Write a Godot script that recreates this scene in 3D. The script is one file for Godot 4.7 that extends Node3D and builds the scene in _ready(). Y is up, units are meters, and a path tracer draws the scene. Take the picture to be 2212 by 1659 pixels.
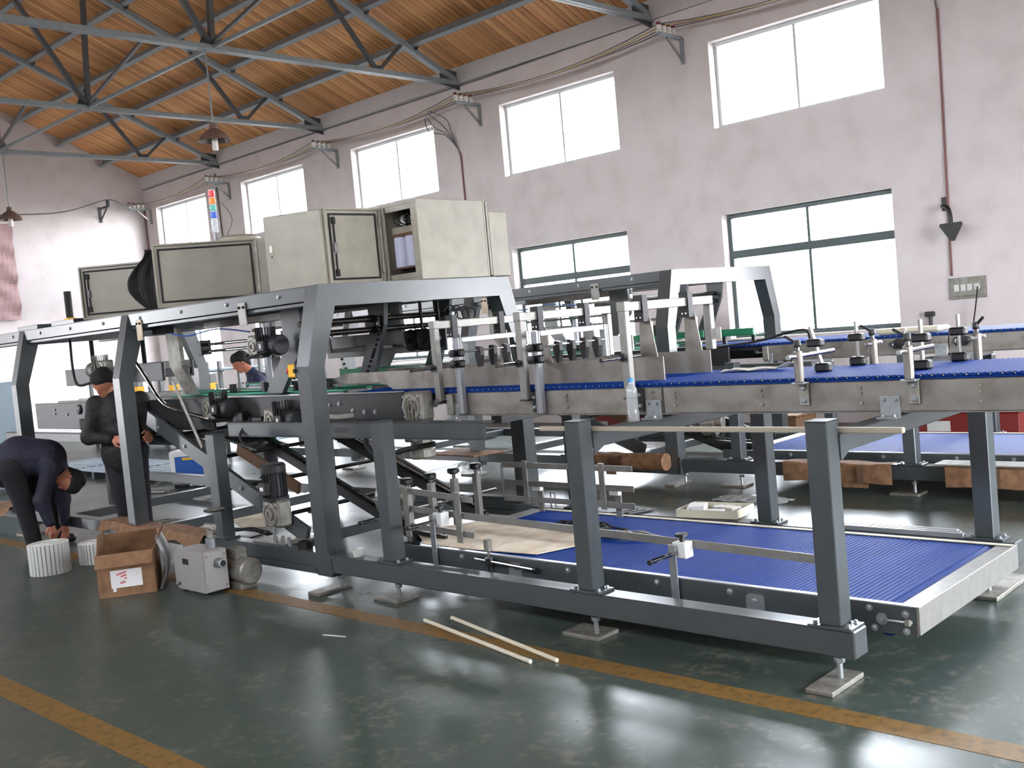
extends Node3D
# A packing-machine workshop: two identical packing lines in a brick hall lit by the sky through its windows.
# World: x runs along the long window wall (to the right), -z towards that wall, y up, metres; the camera stands over the origin.

var M := {}
var org := {}
var used := {}
var box_cache := {}
var near_things: Array = []

# ------------------------------------------------------------------ naming and parenting
func numbered(called: String) -> String:
	if not used.has(called):
		used[called] = 0
		return called
	used[called] += 1
	return "%s_%03d" % [called, used[called]]

func tag(o: Node3D, label: String, category: String, group := "") -> Node3D:
	o.set_meta("label", label)
	o.set_meta("category", category)
	if group != "":
		o.set_meta("group", group)
	return o

func thing(called: String, label: String, category: String, at: Vector3, group := "") -> Node3D:
	var o := Node3D.new()
	o.name = numbered(called)
	add_child(o)
	o.position = at
	org[o] = at
	return tag(o, label, category, group)

func dup(src: Node3D, off: Vector3, label: String, group := "") -> Node3D:
	var c: Node3D = src.duplicate()
	var base: String = String(src.name)
	if base.length() > 4 and base[base.length() - 4] == "_" and base.right(3).is_valid_int():
		base = base.left(base.length() - 4)
	c.name = numbered(base)
	add_child(c)
	c.position = src.position + off
	org[c] = c.position
	tag(c, label, src.get_meta("category"), group)
	return c

func put(called: String, parent: Node3D, mesh: Mesh, mat: Material, at: Vector3, basis := Basis()) -> MeshInstance3D:
	var o := MeshInstance3D.new()
	o.mesh = mesh
	o.material_override = mat
	if parent == null or parent == self:
		o.name = numbered(called)
		add_child(o)
		o.transform = Transform3D(basis, at)
	else:
		o.name = called
		parent.add_child(o, true)
		o.transform = Transform3D(basis, at - org[parent])
	org[o] = at
	return o

func struct(o: Node3D) -> Node3D:
	o.set_meta("kind", "structure")
	return o

func stuff(o: Node3D) -> Node3D:
	o.set_meta("kind", "stuff")
	return o

# ------------------------------------------------------------------ shapes
func quad(st: SurfaceTool, a: Vector3, b: Vector3, c: Vector3, d: Vector3) -> void:
	# a b c d seen counter-clockwise from outside; Godot fronts are clockwise
	st.add_vertex(a); st.add_vertex(c); st.add_vertex(b)
	st.add_vertex(a); st.add_vertex(d); st.add_vertex(c)

func tri(st: SurfaceTool, a: Vector3, b: Vector3, c: Vector3) -> void:
	st.add_vertex(a); st.add_vertex(c); st.add_vertex(b)

func begin(smooth := false) -> SurfaceTool:
	var st := SurfaceTool.new()
	st.begin(Mesh.PRIMITIVE_TRIANGLES)
	st.set_smooth_group(0 if smooth else -1)
	return st

func finish(st: SurfaceTool) -> ArrayMesh:
	st.generate_normals()
	return st.commit()

func st_box(st: SurfaceTool, t: Transform3D, s: Vector3, ch := -1.0) -> void:
	var h := s * 0.5
	var m: float = min(h.x, min(h.y, h.z))
	var c: float = ch if ch >= 0.0 else min(0.004, m * 0.3)
	var hx := h.x; var hy := h.y; var hz := h.z
	var ax := [Vector3(1, 0, 0), Vector3(0, 1, 0), Vector3(0, 0, 1)]
	var hh := [hx, hy, hz]
	for i in 3:
		var j := (i + 1) % 3
		var k := (i + 2) % 3
		for sg in [-1.0, 1.0]:
			var n: Vector3 = ax[i] * hh[i] * sg
			var u: Vector3 = ax[j] * (hh[j] - c)
			var v: Vector3 = ax[k] * (hh[k] - c)
			if sg > 0:
				quad(st, t * (n - u - v), t * (n + u - v), t * (n + u + v), t * (n - u + v))
			else:
				quad(st, t * (n - u - v), t * (n - u + v), t * (n + u + v), t * (n + u - v))
	if c <= 0.0:
		return
	for i in 3:
		var j := (i + 1) % 3
		var k := (i + 2) % 3
		for sj in [-1.0, 1.0]:
			for sk in [-1.0, 1.0]:
				var a: Vector3 = ax[j] * hh[j] * sj + ax[k] * (hh[k] - c) * sk
				var b: Vector3 = ax[j] * (hh[j] - c) * sj + ax[k] * hh[k] * sk
				var w: Vector3 = ax[i] * (hh[i] - c)
				if sj * sk > 0:
					quad(st, t * (a - w), t * (b - w), t * (b + w), t * (a + w))
				else:
					quad(st, t * (a - w), t * (a + w), t * (b + w), t * (b - w))
				# corners shared by the three axes are closed once
				if i == 0:
					for sw in [-1.0, 1.0]:
						var p: Vector3 = Vector3(hx * sw, (hy - c) * sj, (hz - c) * sk)
						var q: Vector3 = Vector3((hx - c) * sw, hy * sj, (hz - c) * sk)
						var r: Vector3 = Vector3((hx - c) * sw, (hy - c) * sj, hz * sk)
						if sw * sj * sk > 0:
							tri(st, t * p, t * q, t * r)
						else:
							tri(st, t * p, t * r, t * q)

func box_mesh(s: Vector3, ch := -1.0) -> ArrayMesh:
	var key := "%.4f %.4f %.4f %.4f" % [s.x, s.y, s.z, ch]
	if not box_cache.has(key):
		var st := begin()
		st_box(st, Transform3D(), s, ch)
		box_cache[key] = finish(st)
	return box_cache[key]

# box by two opposite corners
func bx(called: String, parent, a: Vector3, b: Vector3, mat: Material, ch := -1.0) -> MeshInstance3D:
	var lo := Vector3(min(a.x, b.x), min(a.y, b.y), min(a.z, b.z))
	var hi := Vector3(max(a.x, b.x), max(a.y, b.y), max(a.z, b.z))
	return put(called, parent, box_mesh(hi - lo, ch), mat, (lo + hi) * 0.5)

# box by centre, size and turn
func bt(called: String, parent, at: Vector3, s: Vector3, basis: Basis, mat: Material, ch := -1.0) -> MeshInstance3D:
	return put(called, parent, box_mesh(s, ch), mat, at, basis)

# straight bar of rectangular section from p to q; w measured sideways, h in the direction "up"
func bar(called: String, parent, p: Vector3, q: Vector3, w: float, h: float, mat: Material, up := Vector3.UP) -> MeshInstance3D:
	var x := (q - p).normalized()
	var z := x.cross(up).normalized()
	var y := z.cross(x).normalized()
	return put(called, parent, box_mesh(Vector3(p.distance_to(q), h, w)), mat, (p + q) * 0.5, Basis(x, y, z))

func axis_basis(d: Vector3) -> Basis:
	var y := d.normalized()
	var r := Vector3.RIGHT if abs(y.x) < 0.9 else Vector3.FORWARD
	var x := y.cross(r).normalized()
	return Basis(x, y, x.cross(y).normalized())

# profile: (radius, height) pairs from bottom to top, turned about y
func st_lathe(st: SurfaceTool, t: Transform3D, prof: Array, seg := 16) -> void:
	for i in prof.size() - 1:
		var p: Vector2 = prof[i]
		var q: Vector2 = prof[i + 1]
		for k in seg:
			var a0 := TAU * k / seg
			var a1 := TAU * (k + 1) / seg
			var d0 := Vector3(cos(a0), 0, sin(a0))
			var d1 := Vector3(cos(a1), 0, sin(a1))
			var v0 := t * (d0 * p.x + Vector3.UP * p.y)
			var v1 := t * (d1 * p.x + Vector3.UP * p.y)
			var v2 := t * (d1 * q.x + Vector3.UP * q.y)
			var v3 := t * (d0 * q.x + Vector3.UP * q.y)
			if p.x < 1e-6:
				tri(st, v0, v3, v2)
			elif q.x < 1e-6:
				tri(st, v0, v3, v1)
			else:
				quad(st, v0, v3, v2, v1)

func lathe(called: String, parent, at: Vector3, prof: Array, mat: Material, axis := Vector3.UP, seg := 18, smooth := false) -> MeshInstance3D:
	var key := "L %s %d %s" % [str(prof), seg, smooth]
	if not box_cache.has(key):
		var st := begin(smooth)
		st_lathe(st, Transform3D(), prof, seg)
		box_cache[key] = finish(st)
	return put(called, parent, box_cache[key], mat, at, axis_basis(axis))

func cyl(called: String, parent, p: Vector3, q: Vector3, r: float, mat: Material, seg := 14, r2 := -1.0) -> MeshInstance3D:
	var l := p.distance_to(q)
	var e: float = r if r2 < 0 else r2
	var c: float = min(0.003, min(r, e) * 0.2)
	var prof := [Vector2(0, 0), Vector2(r - c, 0), Vector2(r, c), Vector2(e, l - c), Vector2(e - c, l), Vector2(0, l)]
	return lathe(called, parent, p, prof, mat, q - p, seg)

func st_tube(st: SurfaceTool, pts: Array, r: float, seg := 8) -> void:
	var n := pts.size()
	var rings := []
	var side := Vector3.ZERO
	for i in n:
		var d: Vector3 = (pts[min(i + 1, n - 1)] - pts[max(i - 1, 0)]).normalized()
		if side == Vector3.ZERO:
			side = d.cross(Vector3.UP if abs(d.y) < 0.9 else Vector3.RIGHT).normalized()
		side = (side - d * side.dot(d)).normalized()
		var up := side.cross(d)
		var ring := []
		for k in seg:
			var a := TAU * k / seg
			ring.append(pts[i] + (side * cos(a) + up * sin(a)) * r)
		rings.append(ring)
	for i in n - 1:
		for k in seg:
			var k2 := (k + 1) % seg
			quad(st, rings[i][k], rings[i + 1][k], rings[i + 1][k2], rings[i][k2])
	for k in range(1, seg - 1):
		tri(st, rings[0][0], rings[0][k], rings[0][k + 1])
		tri(st, rings[n - 1][0], rings[n - 1][k + 1], rings[n - 1][k])

func smooth_path(pts: Array, per := 6) -> Array:
	var out := []
	var n := pts.size()
	for i in n - 1:
		var p0: Vector3 = pts[max(i - 1, 0)]
		var p3: Vector3 = pts[min(i + 2, n - 1)]
		for k in per:
			out.append(pts[i].cubic_interpolate(pts[i + 1], p0, p3, float(k) / per))
	out.append(pts[n - 1])
	return out

func tube(called: String, parent, pts: Array, r: float, mat: Material, smooth := true, seg := 8) -> MeshInstance3D:
	var path := smooth_path(pts) if smooth else pts
	var at: Vector3 = path[0]
	var rel := []
	for p in path:
		rel.append(p - at)
	var st := begin(true)
	st_tube(st, rel, r, seg)
	return put(called, parent, finish(st), mat, at)

# prism: polygon in a plane (axis 0: (z,y), axis 1: (x,z), axis 2: (x,y)) extruded between lo and hi along that axis
func st_prism(st: SurfaceTool, poly: PackedVector2Array, axis: int, lo: float, hi: float) -> void:
	var to3 := func(p: Vector2, d: float) -> Vector3:
		if axis == 0:
			return Vector3(d, p.y, p.x)
		if axis == 1:
			return Vector3(p.x, d, p.y)
		return Vector3(p.x, p.y, d)
	var idx := Geometry2D.triangulate_polygon(poly)
	var mid := Vector3.ZERO
	for i in range(0, idx.size(), 3):
		var a := poly[idx[i]]; var b := poly[idx[i + 1]]; var c := poly[idx[i + 2]]
		for d in [lo, hi]:
			var va: Vector3 = to3.call(a, d); var vb: Vector3 = to3.call(b, d); var vc: Vector3 = to3.call(c, d)
			var nrm := (vb - va).cross(vc - va)
			var want: float = 1.0 if d == hi else -1.0
			if nrm[axis] * want > 0:
				tri(st, va, vb, vc)
			else:
				tri(st, va, vc, vb)
	var area := 0.0
	for i in poly.size():
		var p := poly[i]; var q := poly[(i + 1) % poly.size()]
		area += p.x * q.y - q.x * p.y
	var sgn: float = 1.0 if area > 0 else -1.0
	# handedness of (first, second, axis): axis 0 -> (z,y,x): left, axis 1 -> (x,z,y): left, axis 2 -> (x,y,z): right
	if axis != 2:
		sgn = -sgn
	for i in poly.size():
		var p := poly[i]; var q := poly[(i + 1) % poly.size()]
		var a: Vector3 = to3.call(p, lo); var b: Vector3 = to3.call(q, lo); var c: Vector3 = to3.call(q, hi); var d: Vector3 = to3.call(p, hi)
		if sgn > 0:
			quad(st, a, b, c, d)
		else:
			quad(st, a, d, c, b)

func prism(called: String, parent, poly: Array, axis: int, lo: float, hi: float, mat: Material) -> MeshInstance3D:
	var mid := Vector2.ZERO
	for p in poly:
		mid += p / poly.size()
	var rel := PackedVector2Array()
	for p in poly:
		rel.append(p - mid)
	var c := (lo + hi) * 0.5
	var at := Vector3(c, mid.y, mid.x) if axis == 0 else (Vector3(mid.x, c, mid.y) if axis == 1 else Vector3(mid.x, mid.y, c))
	var st := begin()
	st_prism(st, rel, axis, lo - c, hi - c)
	return put(called, parent, finish(st), mat, at)

# thin sheet from a height field: f(u, v) -> Vector3, u and v from 0 to 1, with a thickness downwards along -n
func sheet(called: String, parent, at: Vector3, nu: int, nv: int, f: Callable, thick: Vector3, mat: Material) -> MeshInstance3D:
	var st := begin(false)
	for i in nu:
		for j in nv:
			var a: Vector3 = f.call(float(i) / nu, float(j) / nv)
			var b: Vector3 = f.call(float(i + 1) / nu, float(j) / nv)
			var c: Vector3 = f.call(float(i + 1) / nu, float(j + 1) / nv)
			var d: Vector3 = f.call(float(i) / nu, float(j + 1) / nv)
			quad(st, a, b, c, d)
			quad(st, a - thick, d - thick, c - thick, b - thick)
	for i in nu:
		for v in [0.0, 1.0]:
			var a: Vector3 = f.call(float(i) / nu, v)
			var b: Vector3 = f.call(float(i + 1) / nu, v)
			if v == 0.0:
				quad(st, a, a - thick, b - thick, b)
			else:
				quad(st, a, b, b - thick, a - thick)
	for j in nv:
		for u in [0.0, 1.0]:
			var a: Vector3 = f.call(u, float(j) / nv)
			var b: Vector3 = f.call(u, float(j + 1) / nv)
			if u == 1.0:
				quad(st, a, a - thick, b - thick, b)
			else:
				quad(st, a, b, b - thick, a - thick)
	return put(called, parent, finish(st), mat, at)

func bolt(parent, at: Vector3, n: Vector3, r := 0.012, mat = null) -> void:
	var m: Material = mat if mat != null else M.zinc
	lathe("bolt", parent, at, [Vector2(0, 0), Vector2(r * 1.5, 0), Vector2(r * 1.5, 0.003), Vector2(r, 0.003), Vector2(r, 0.011), Vector2(r * 0.7, 0.013), Vector2(0, 0.013)], m, n, 8)

# ------------------------------------------------------------------ materials
func flat(c: Color, rough: float, metal := 0.0) -> StandardMaterial3D:
	var m := StandardMaterial3D.new()
	m.albedo_color = c
	m.roughness = rough
	m.metallic = metal
	return m

func picture(w: int, h: int, f: Callable) -> ImageTexture:
	var im := Image.create(w, h, false, Image.FORMAT_RGB8)
	for y in h:
		for x in w:
			im.set_pixel(x, y, f.call(x, y))
	return ImageTexture.create_from_image(im)

func noise(seed_: int, freq: float, oct := 4) -> FastNoiseLite:
	var n := FastNoiseLite.new()
	n.seed = seed_
	n.noise_type = FastNoiseLite.TYPE_SIMPLEX_SMOOTH
	n.frequency = freq
	n.fractal_octaves = oct
	return n

# seamless noise texture between colours
func cloud(seed_: int, freq: float, cols: Array, offs: Array, size := 512, oct := 5) -> NoiseTexture2D:
	var t := NoiseTexture2D.new()
	t.width = size
	t.height = size
	t.seamless = true
	t.noise = noise(seed_, freq, oct)
	var g := Gradient.new()
	g.colors = PackedColorArray(cols)
	g.offsets = PackedFloat32Array(offs)
	t.color_ramp = g
	return t

func world_tex(m: StandardMaterial3D, tex: Texture2D, metres: float) -> StandardMaterial3D:
	m.albedo_texture = tex
	m.uv1_triplanar = true
	m.uv1_world_triplanar = true
	m.uv1_scale = Vector3.ONE / metres
	return m

func make_materials() -> void:
	var g1 := Color(0.97, 0.97, 0.97); var g2 := Color(1, 1, 1); var g0 := Color(0.93, 0.93, 0.93)
	var speck := cloud(3, 0.02, [g0, g1, g2], [0.2, 0.5, 0.8], 256)
	M.paint = world_tex(flat(Color(0.245, 0.265, 0.272), 0.28), speck, 0.9)
	M.paint.metallic_specular = 0.7
	M.truss = world_tex(flat(Color(0.52, 0.54, 0.55), 0.42), speck, 1.3)
	M.truss_dark = world_tex(flat(Color(0.25, 0.25, 0.255), 0.55), speck, 1.3)
	var blotch := cloud(9, 0.012, [Color(0.84, 0.82, 0.8), Color(0.95, 0.945, 0.94), Color(1, 1, 1)], [0.15, 0.5, 0.8], 256)
	M.steel = world_tex(flat(Color(0.60, 0.58, 0.555), 0.4, 0.7), blotch, 0.8)
	M.alu = world_tex(flat(Color(0.60, 0.59, 0.57), 0.38, 0.6), speck, 0.6)
	M.profile = flat(Color(0.76, 0.77, 0.79), 0.3, 0.7)
	M.chrome = flat(Color(0.85, 0.85, 0.87), 0.12, 1.0)
	M.zinc = world_tex(flat(Color(0.72, 0.74, 0.75), 0.38, 0.8), speck, 0.3)
	M.zinc_dull = world_tex(flat(Color(0.62, 0.61, 0.58), 0.5, 0.6), blotch, 0.3)
	M.black = flat(Color(0.05, 0.05, 0.055), 0.42)
	M.rubber = flat(Color(0.06, 0.06, 0.06), 0.7)
	M.chain = flat(Color(0.14, 0.13, 0.12), 0.35, 0.7)
	M.dark_steel = world_tex(flat(Color(0.2, 0.2, 0.2), 0.4, 0.4), speck, 0.5)
	M.cast = world_tex(flat(Color(0.60, 0.59, 0.56), 0.42, 0.55), blotch, 0.25)
	M.motor_dark = flat(Color(0.13, 0.135, 0.14), 0.5, 0.2)
	M.belt = world_tex(flat(Color(0.04, 0.19, 0.47), 0.5), speck, 0.4)
	M.belt.metallic_specular = 0.22
	M.pin = flat(Color(0.75, 0.72, 0.45), 0.5)
	M.green = flat(Color(0.10, 0.45, 0.30), 0.5)
	M.green_light = flat(Color(0.22, 0.62, 0.48), 0.5)
	M.cabinet = world_tex(flat(Color(0.59, 0.565, 0.51), 0.4), speck, 1.1)
	M.gasket = flat(Color(0.09, 0.09, 0.09), 0.8)
	M.white_plastic = flat(Color(0.86, 0.86, 0.84), 0.45)
	M.lilac = flat(Color(0.72, 0.72, 0.80), 0.6)
	M.ivory = flat(Color(0.84, 0.81, 0.72), 0.5)
	M.yellow = flat(Color(0.92, 0.70, 0.10), 0.45)
	M.red = flat(Color(0.75, 0.08, 0.08), 0.35)
	M.red_crate = flat(Color(0.46, 0.12, 0.10), 0.5)
	M.blue_paint = flat(Color(0.13, 0.33, 0.62), 0.45)
	M.pale_blue = flat(Color(0.60, 0.66, 0.70), 0.5)
	M.label_white = flat(Color(0.88, 0.87, 0.86), 0.6)
	M.label_red = flat(Color(0.78, 0.35, 0.38), 0.6)
	M.wire_red = flat(Color(0.50, 0.34, 0.33), 0.6)
	M.wire_grey = flat(Color(0.35, 0.35, 0.36), 0.6)
	M.wire_yellow = flat(Color(0.7, 0.62, 0.35), 0.6)
	M.porcelain = flat(Color(0.9, 0.88, 0.86), 0.15)
	M.porcelain_brown = flat(Color(0.42, 0.16, 0.14), 0.2)
	M.frame_green = flat(Color(0.28, 0.33, 0.33), 0.45)
	M.frame_white = flat(Color(0.85, 0.86, 0.86), 0.45)
	M.glass = flat(Color(0.92, 0.96, 0.97, 0.06), 0.02)
	M.glass.transparency = BaseMaterial3D.TRANSPARENCY_ALPHA
	M.bottle = flat(Color(0.93, 0.95, 0.96, 0.22), 0.05)
	M.bottle.transparency = BaseMaterial3D.TRANSPARENCY_ALPHA
	M.film = flat(Color(0.9, 0.92, 0.92, 0.35), 0.12)
	M.film.transparency = BaseMaterial3D.TRANSPARENCY_ALPHA
	M.cap_blue = flat(Color(0.25, 0.55, 0.78), 0.4)
	M.paper = flat(Color(0.88, 0.86, 0.82), 0.8)
	M.card = world_tex(flat(Color(0.51, 0.38, 0.27), 0.85), cloud(21, 0.03, [Color(0.82, 0.8, 0.78), Color(1, 1, 1)], [0.2, 0.7], 256), 0.8)
	M.card_pale = world_tex(flat(Color(0.88, 0.82, 0.73), 0.85), cloud(22, 0.02, [Color(0.9, 0.88, 0.86), Color(1, 1, 1)], [0.2, 0.7], 256), 1.2)
	M.card_dark = flat(Color(0.36, 0.27, 0.2), 0.9)
	M.skin = flat(Color(0.72, 0.47, 0.37), 0.55)
	M.skin.subsurf_scatter_enabled = false
	M.hair = flat(Color(0.05, 0.045, 0.045), 0.8)
	M.jacket_black = world_tex(flat(Color(0.075, 0.07, 0.08), 0.75), speck, 0.4)
	M.jacket_navy = world_tex(flat(Color(0.085, 0.09, 0.17), 0.75), speck, 0.4)
	M.jacket_blue = world_tex(flat(Color(0.12, 0.15, 0.28), 0.75), speck, 0.4)
	var folds := NoiseTexture2D.new()
	folds.width = 256
	folds.height = 256
	folds.seamless = true
	folds.as_normal_map = true
	folds.bump_strength = 9.0
	folds.noise = noise(71, 0.018, 3)
	for j in [M.jacket_black, M.jacket_navy, M.jacket_blue]:
		j.normal_enabled = true
		j.normal_texture = folds
		j.normal_scale = 1.0
	M.trousers = flat(Color(0.07, 0.07, 0.09), 0.85)
	M.cloth_black = flat(Color(0.05, 0.05, 0.06), 0.9)
	M.cloth_pink = flat(Color(0.72, 0.60, 0.60), 0.9)
	M.cloth_pink.backlight_enabled = true
	M.cloth_pink.backlight = Color(0.25, 0.2, 0.2)
	for c in [["lens_red", Color(0.85, 0.12, 0.08)], ["lens_amber", Color(0.95, 0.55, 0.08)], ["lens_green", Color(0.3, 0.72, 0.66)], ["lens_blue", Color(0.2, 0.38, 0.82)], ["lens_clear", Color(0.85, 0.86, 0.88)]]:
		var m := flat(c[1], 0.25)
		m.backlight_enabled = true
		m.backlight = c[1] * 0.6
		M[c[0]] = m
	# plaster: pale, very slightly pink, with faint trowel patches
	M.wall = world_tex(flat(Color(0.905, 0.868, 0.865), 0.9), cloud(31, 0.012, [Color(0.955, 0.95, 0.945), Color(0.985, 0.983, 0.98), Color(1, 1, 1)], [0.15, 0.45, 0.8]), 3.7)
	M.trim = flat(Color(0.80, 0.78, 0.78), 0.8)
	# worn green floor paint: fine scuffs and bare specks over broad patches
	var n_patch := noise(41, 0.006, 4).get_seamless_image(1024, 1024)
	var n_fine := noise(42, 0.05, 4).get_seamless_image(1024, 1024)
	var n_mid := noise(44, 0.02, 5).get_seamless_image(1024, 1024)
	for im in [n_patch, n_fine, n_mid]:
		im.convert(Image.FORMAT_L8)
	var pa := n_patch.get_data(); var fi := n_fine.get_data(); var mi := n_mid.get_data()
	var buf := PackedByteArray()
	buf.resize(1024 * 1024 * 3)
	for k in 1024 * 1024:
		var p := pa[k] / 255.0; var f := fi[k] / 255.0; var m := mi[k] / 255.0
		var tone := 0.90 + 0.14 * m + 0.10 * f
		var wear: float = smoothstep(0.60, 0.80, f * 0.55 + m * 0.35 + p * 0.28 - 0.05)
		buf[k * 3] = int(255.0 * lerp(0.245 * tone, 0.43, wear * 0.8))
		buf[k * 3 + 1] = int(255.0 * lerp(0.288 * tone, 0.41, wear * 0.8))
		buf[k * 3 + 2] = int(255.0 * lerp(0.262 * tone, 0.365, wear * 0.8))
	var floor_tex := ImageTexture.create_from_image(Image.create_from_data(1024, 1024, false, Image.FORMAT_RGB8, buf))
	M.floor = world_tex(flat(Color(1, 1, 1), 0.42), floor_tex, 3.3)
	M.floor.roughness_texture = cloud(43, 0.008, [Color(0.82, 0.82, 0.82), Color(0.92, 0.92, 0.92), Color(1, 1, 1)], [0.1, 0.5, 0.9], 512)
	M.floor.roughness = 0.33
	M.floor.metallic_specular = 0.85
	M.line = world_tex(flat(Color(0.48, 0.365, 0.18), 0.5), cloud(45, 0.03, [Color(0.72, 0.74, 0.74), Color(0.94, 0.94, 0.94), Color(1, 1, 1)], [0.15, 0.42, 0.8], 512, 6), 0.9)
	M.ground = flat(Color(0.62, 0.61, 0.59), 0.9)
	# roof boards: three grain pictures, several tones
	var tones := [Color(0.79, 0.57, 0.36), Color(0.72, 0.51, 0.31), Color(0.83, 0.62, 0.40), Color(0.76, 0.54, 0.34), Color(0.66, 0.46, 0.28), Color(0.80, 0.56, 0.37)]
	M.boards = []
	var grain := noise(61, 0.02, 4)
	var gtex := picture(256, 256, func(x: int, y: int) -> Color:
		var v := grain.get_noise_2d(x * 6.0, y * 0.5) * 0.5 + grain.get_noise_2d(x * 1.3 + 400.0, y * 0.25) * 0.5
		var s: float = clamp(0.92 + v * 0.38, 0.55, 1.0)
		return Color(s, s * 0.985, s * 0.97))
	for c in tones:
		var m := flat(c, 0.7)
		m.albedo_texture = gtex
		m.uv1_triplanar = true
		m.uv1_scale = Vector3(3.0, 3.0, 0.35)
		M.boards.append(m)

# ------------------------------------------------------------------ the light, the sky, the camera
func camera_and_light() -> void:
	var cam := Camera3D.new()
	cam.name = "camera"
	add_child(cam)
	var right := Vector3(0.7206, -0.0910, -0.6873).normalized()
	var down := Vector3(-0.0262, -0.9942, 0.1042).normalized()
	var fwd := down.cross(right).normalized() * -1.0
	if fwd.x > 0:
		fwd = -fwd
	var up := -down
	cam.transform = Transform3D(Basis(right, up, -fwd).orthonormalized(), Vector3(0, 1.65, 0))
	cam.fov = 40.78
	cam.near = 0.05
	cam.far = 200.0
	cam.current = true
	var we := WorldEnvironment.new()
	we.name = "world_environment"
	add_child(we)
	var e := Environment.new()
	e.background_mode = Environment.BG_SKY
	var sky := Sky.new()
	var sm := ProceduralSkyMaterial.new()
	sm.sky_top_color = Color(0.90, 0.93, 0.97)
	sm.sky_horizon_color = Color(0.97, 0.98, 1.0)
	sm.ground_bottom_color = Color(0.62, 0.62, 0.62)
	sm.ground_horizon_color = Color(0.80, 0.80, 0.80)
	sm.sky_energy_multiplier = 9.0
	sm.ground_energy_multiplier = 9.0
	sm.sun_angle_max = 1.0
	sky.sky_material = sm
	e.sky = sky
	e.ambient_light_source = Environment.AMBIENT_SOURCE_SKY
	e.tonemap_mode = Environment.TONE_MAPPER_LINEAR
	e.tonemap_exposure = 0.26
	e.sdfgi_enabled = true
	e.ssao_enabled = true
	e.ssil_enabled = true
	we.environment = e

const ZW := -12.5      # inner face of the long window wall
const ZN := 3.0        # inner face of the wall behind the camera
const XL := -24.0      # inner face of the end wall
const XR := 4.2        # inner face of the other end wall
const EAVE := 6.0
const SLOPE := 0.435
const ZR := -4.75      # ridge
const WIN := [[-23.44, -21.12], [-19.63, -17.32], [-15.74, -13.39], [-11.77, -9.39], [-7.75, -5.34], [-3.60, -1.25], [0.4, 2.75]]

func roof_y(z: float) -> float:
	return EAVE + SLOPE * ((z - ZW) if z < ZR else (ZN - z))

func wall_with_openings(called: String, z0: float, z1: float, wins: Array, gate: Array, lows := true) -> Node3D:
	# solid strips round the openings, one mesh
	var st := begin()
	var cuts := []
	for w in wins:
		cuts.append([w[0], w[1], [[-0.02, 1.177], [2.894, 4.08], [5.25, EAVE + 0.12]] if lows else [[-0.02, 4.08], [5.25, EAVE + 0.12]]])
	if gate.size() > 0:
		cuts.append([gate[0], gate[1], [[gate[2], EAVE + 0.12]]])
	cuts.sort_custom(func(p: Array, q: Array) -> bool: return p[0] < q[0])
	var x := XL - 0.25
	var blocks := []
	for c in cuts:
		blocks.append([x, c[0], -0.02, EAVE + 0.12])
		for s in c[2]:
			blocks.append([c[0], c[1], s[0], s[1]])
		x = c[1]
	blocks.append([x, XR + 0.25, -0.02, EAVE + 0.12])
	for k in blocks:
		var a := Vector3(k[0], k[2], z0); var b := Vector3(k[1], k[3], z1)
		st_box(st, Transform3D(Basis(), (a + b) * 0.5), (b - a).abs(), 0.0)
	return struct(put(called, self, finish(st), M.wall, Vector3.ZERO))

func sky_window(n: int, x0: float, x1: float, y0: float, y1: float, z: float, upper: bool) -> void:
	var w := Node3D.new()
	w.name = "window_%d" % n
	add_child(w)
	w.position = Vector3((x0 + x1) * 0.5, y0, z)
	org[w] = w.position
	struct(w)
	var m: Material = M.frame_white if upper else M.frame_green
	var t := 0.05 if upper else 0.06
	bx("frame_rail", w, Vector3(x0, y0, z - 0.03), Vector3(x1, y0 + t, z + 0.03), m)
	bx("frame_rail", w, Vector3(x0, y1 - t, z - 0.03), Vector3(x1, y1, z + 0.03), m)
	bx("frame_post", w, Vector3(x0, y0 + t, z - 0.03), Vector3(x0 + t, y1 - t, z + 0.03), m)
	bx("frame_post", w, Vector3(x1 - t, y0 + t, z - 0.03), Vector3(x1, y1 - t, z + 0.03), m)
	var xm := (x0 + x1) * 0.5
	bx("mullion", w, Vector3(xm - 0.02, y0 + t, z - 0.025), Vector3(xm + 0.02, y1 - t, z + 0.025), m)
	var rows := [[y0 + t, y1 - t]]
	if not upper:
		var ym := y1 - 0.56
		bx("transom", w, Vector3(x0 + t, ym - 0.055, z - 0.03), Vector3(x1 - t, ym + 0.055, z + 0.03), m)
		rows = [[y0 + t, ym - 0.055], [ym + 0.055, y1 - t]]
	for r in rows:
		bx("pane", w, Vector3(x0 + t, r[0], z - 0.004), Vector3(xm - 0.02, r[1], z + 0.004), M.glass, 0.0)
		bx("pane", w, Vector3(xm + 0.02, r[0], z - 0.004), Vector3(x1 - t, r[1], z + 0.004), M.glass, 0.0)

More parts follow.
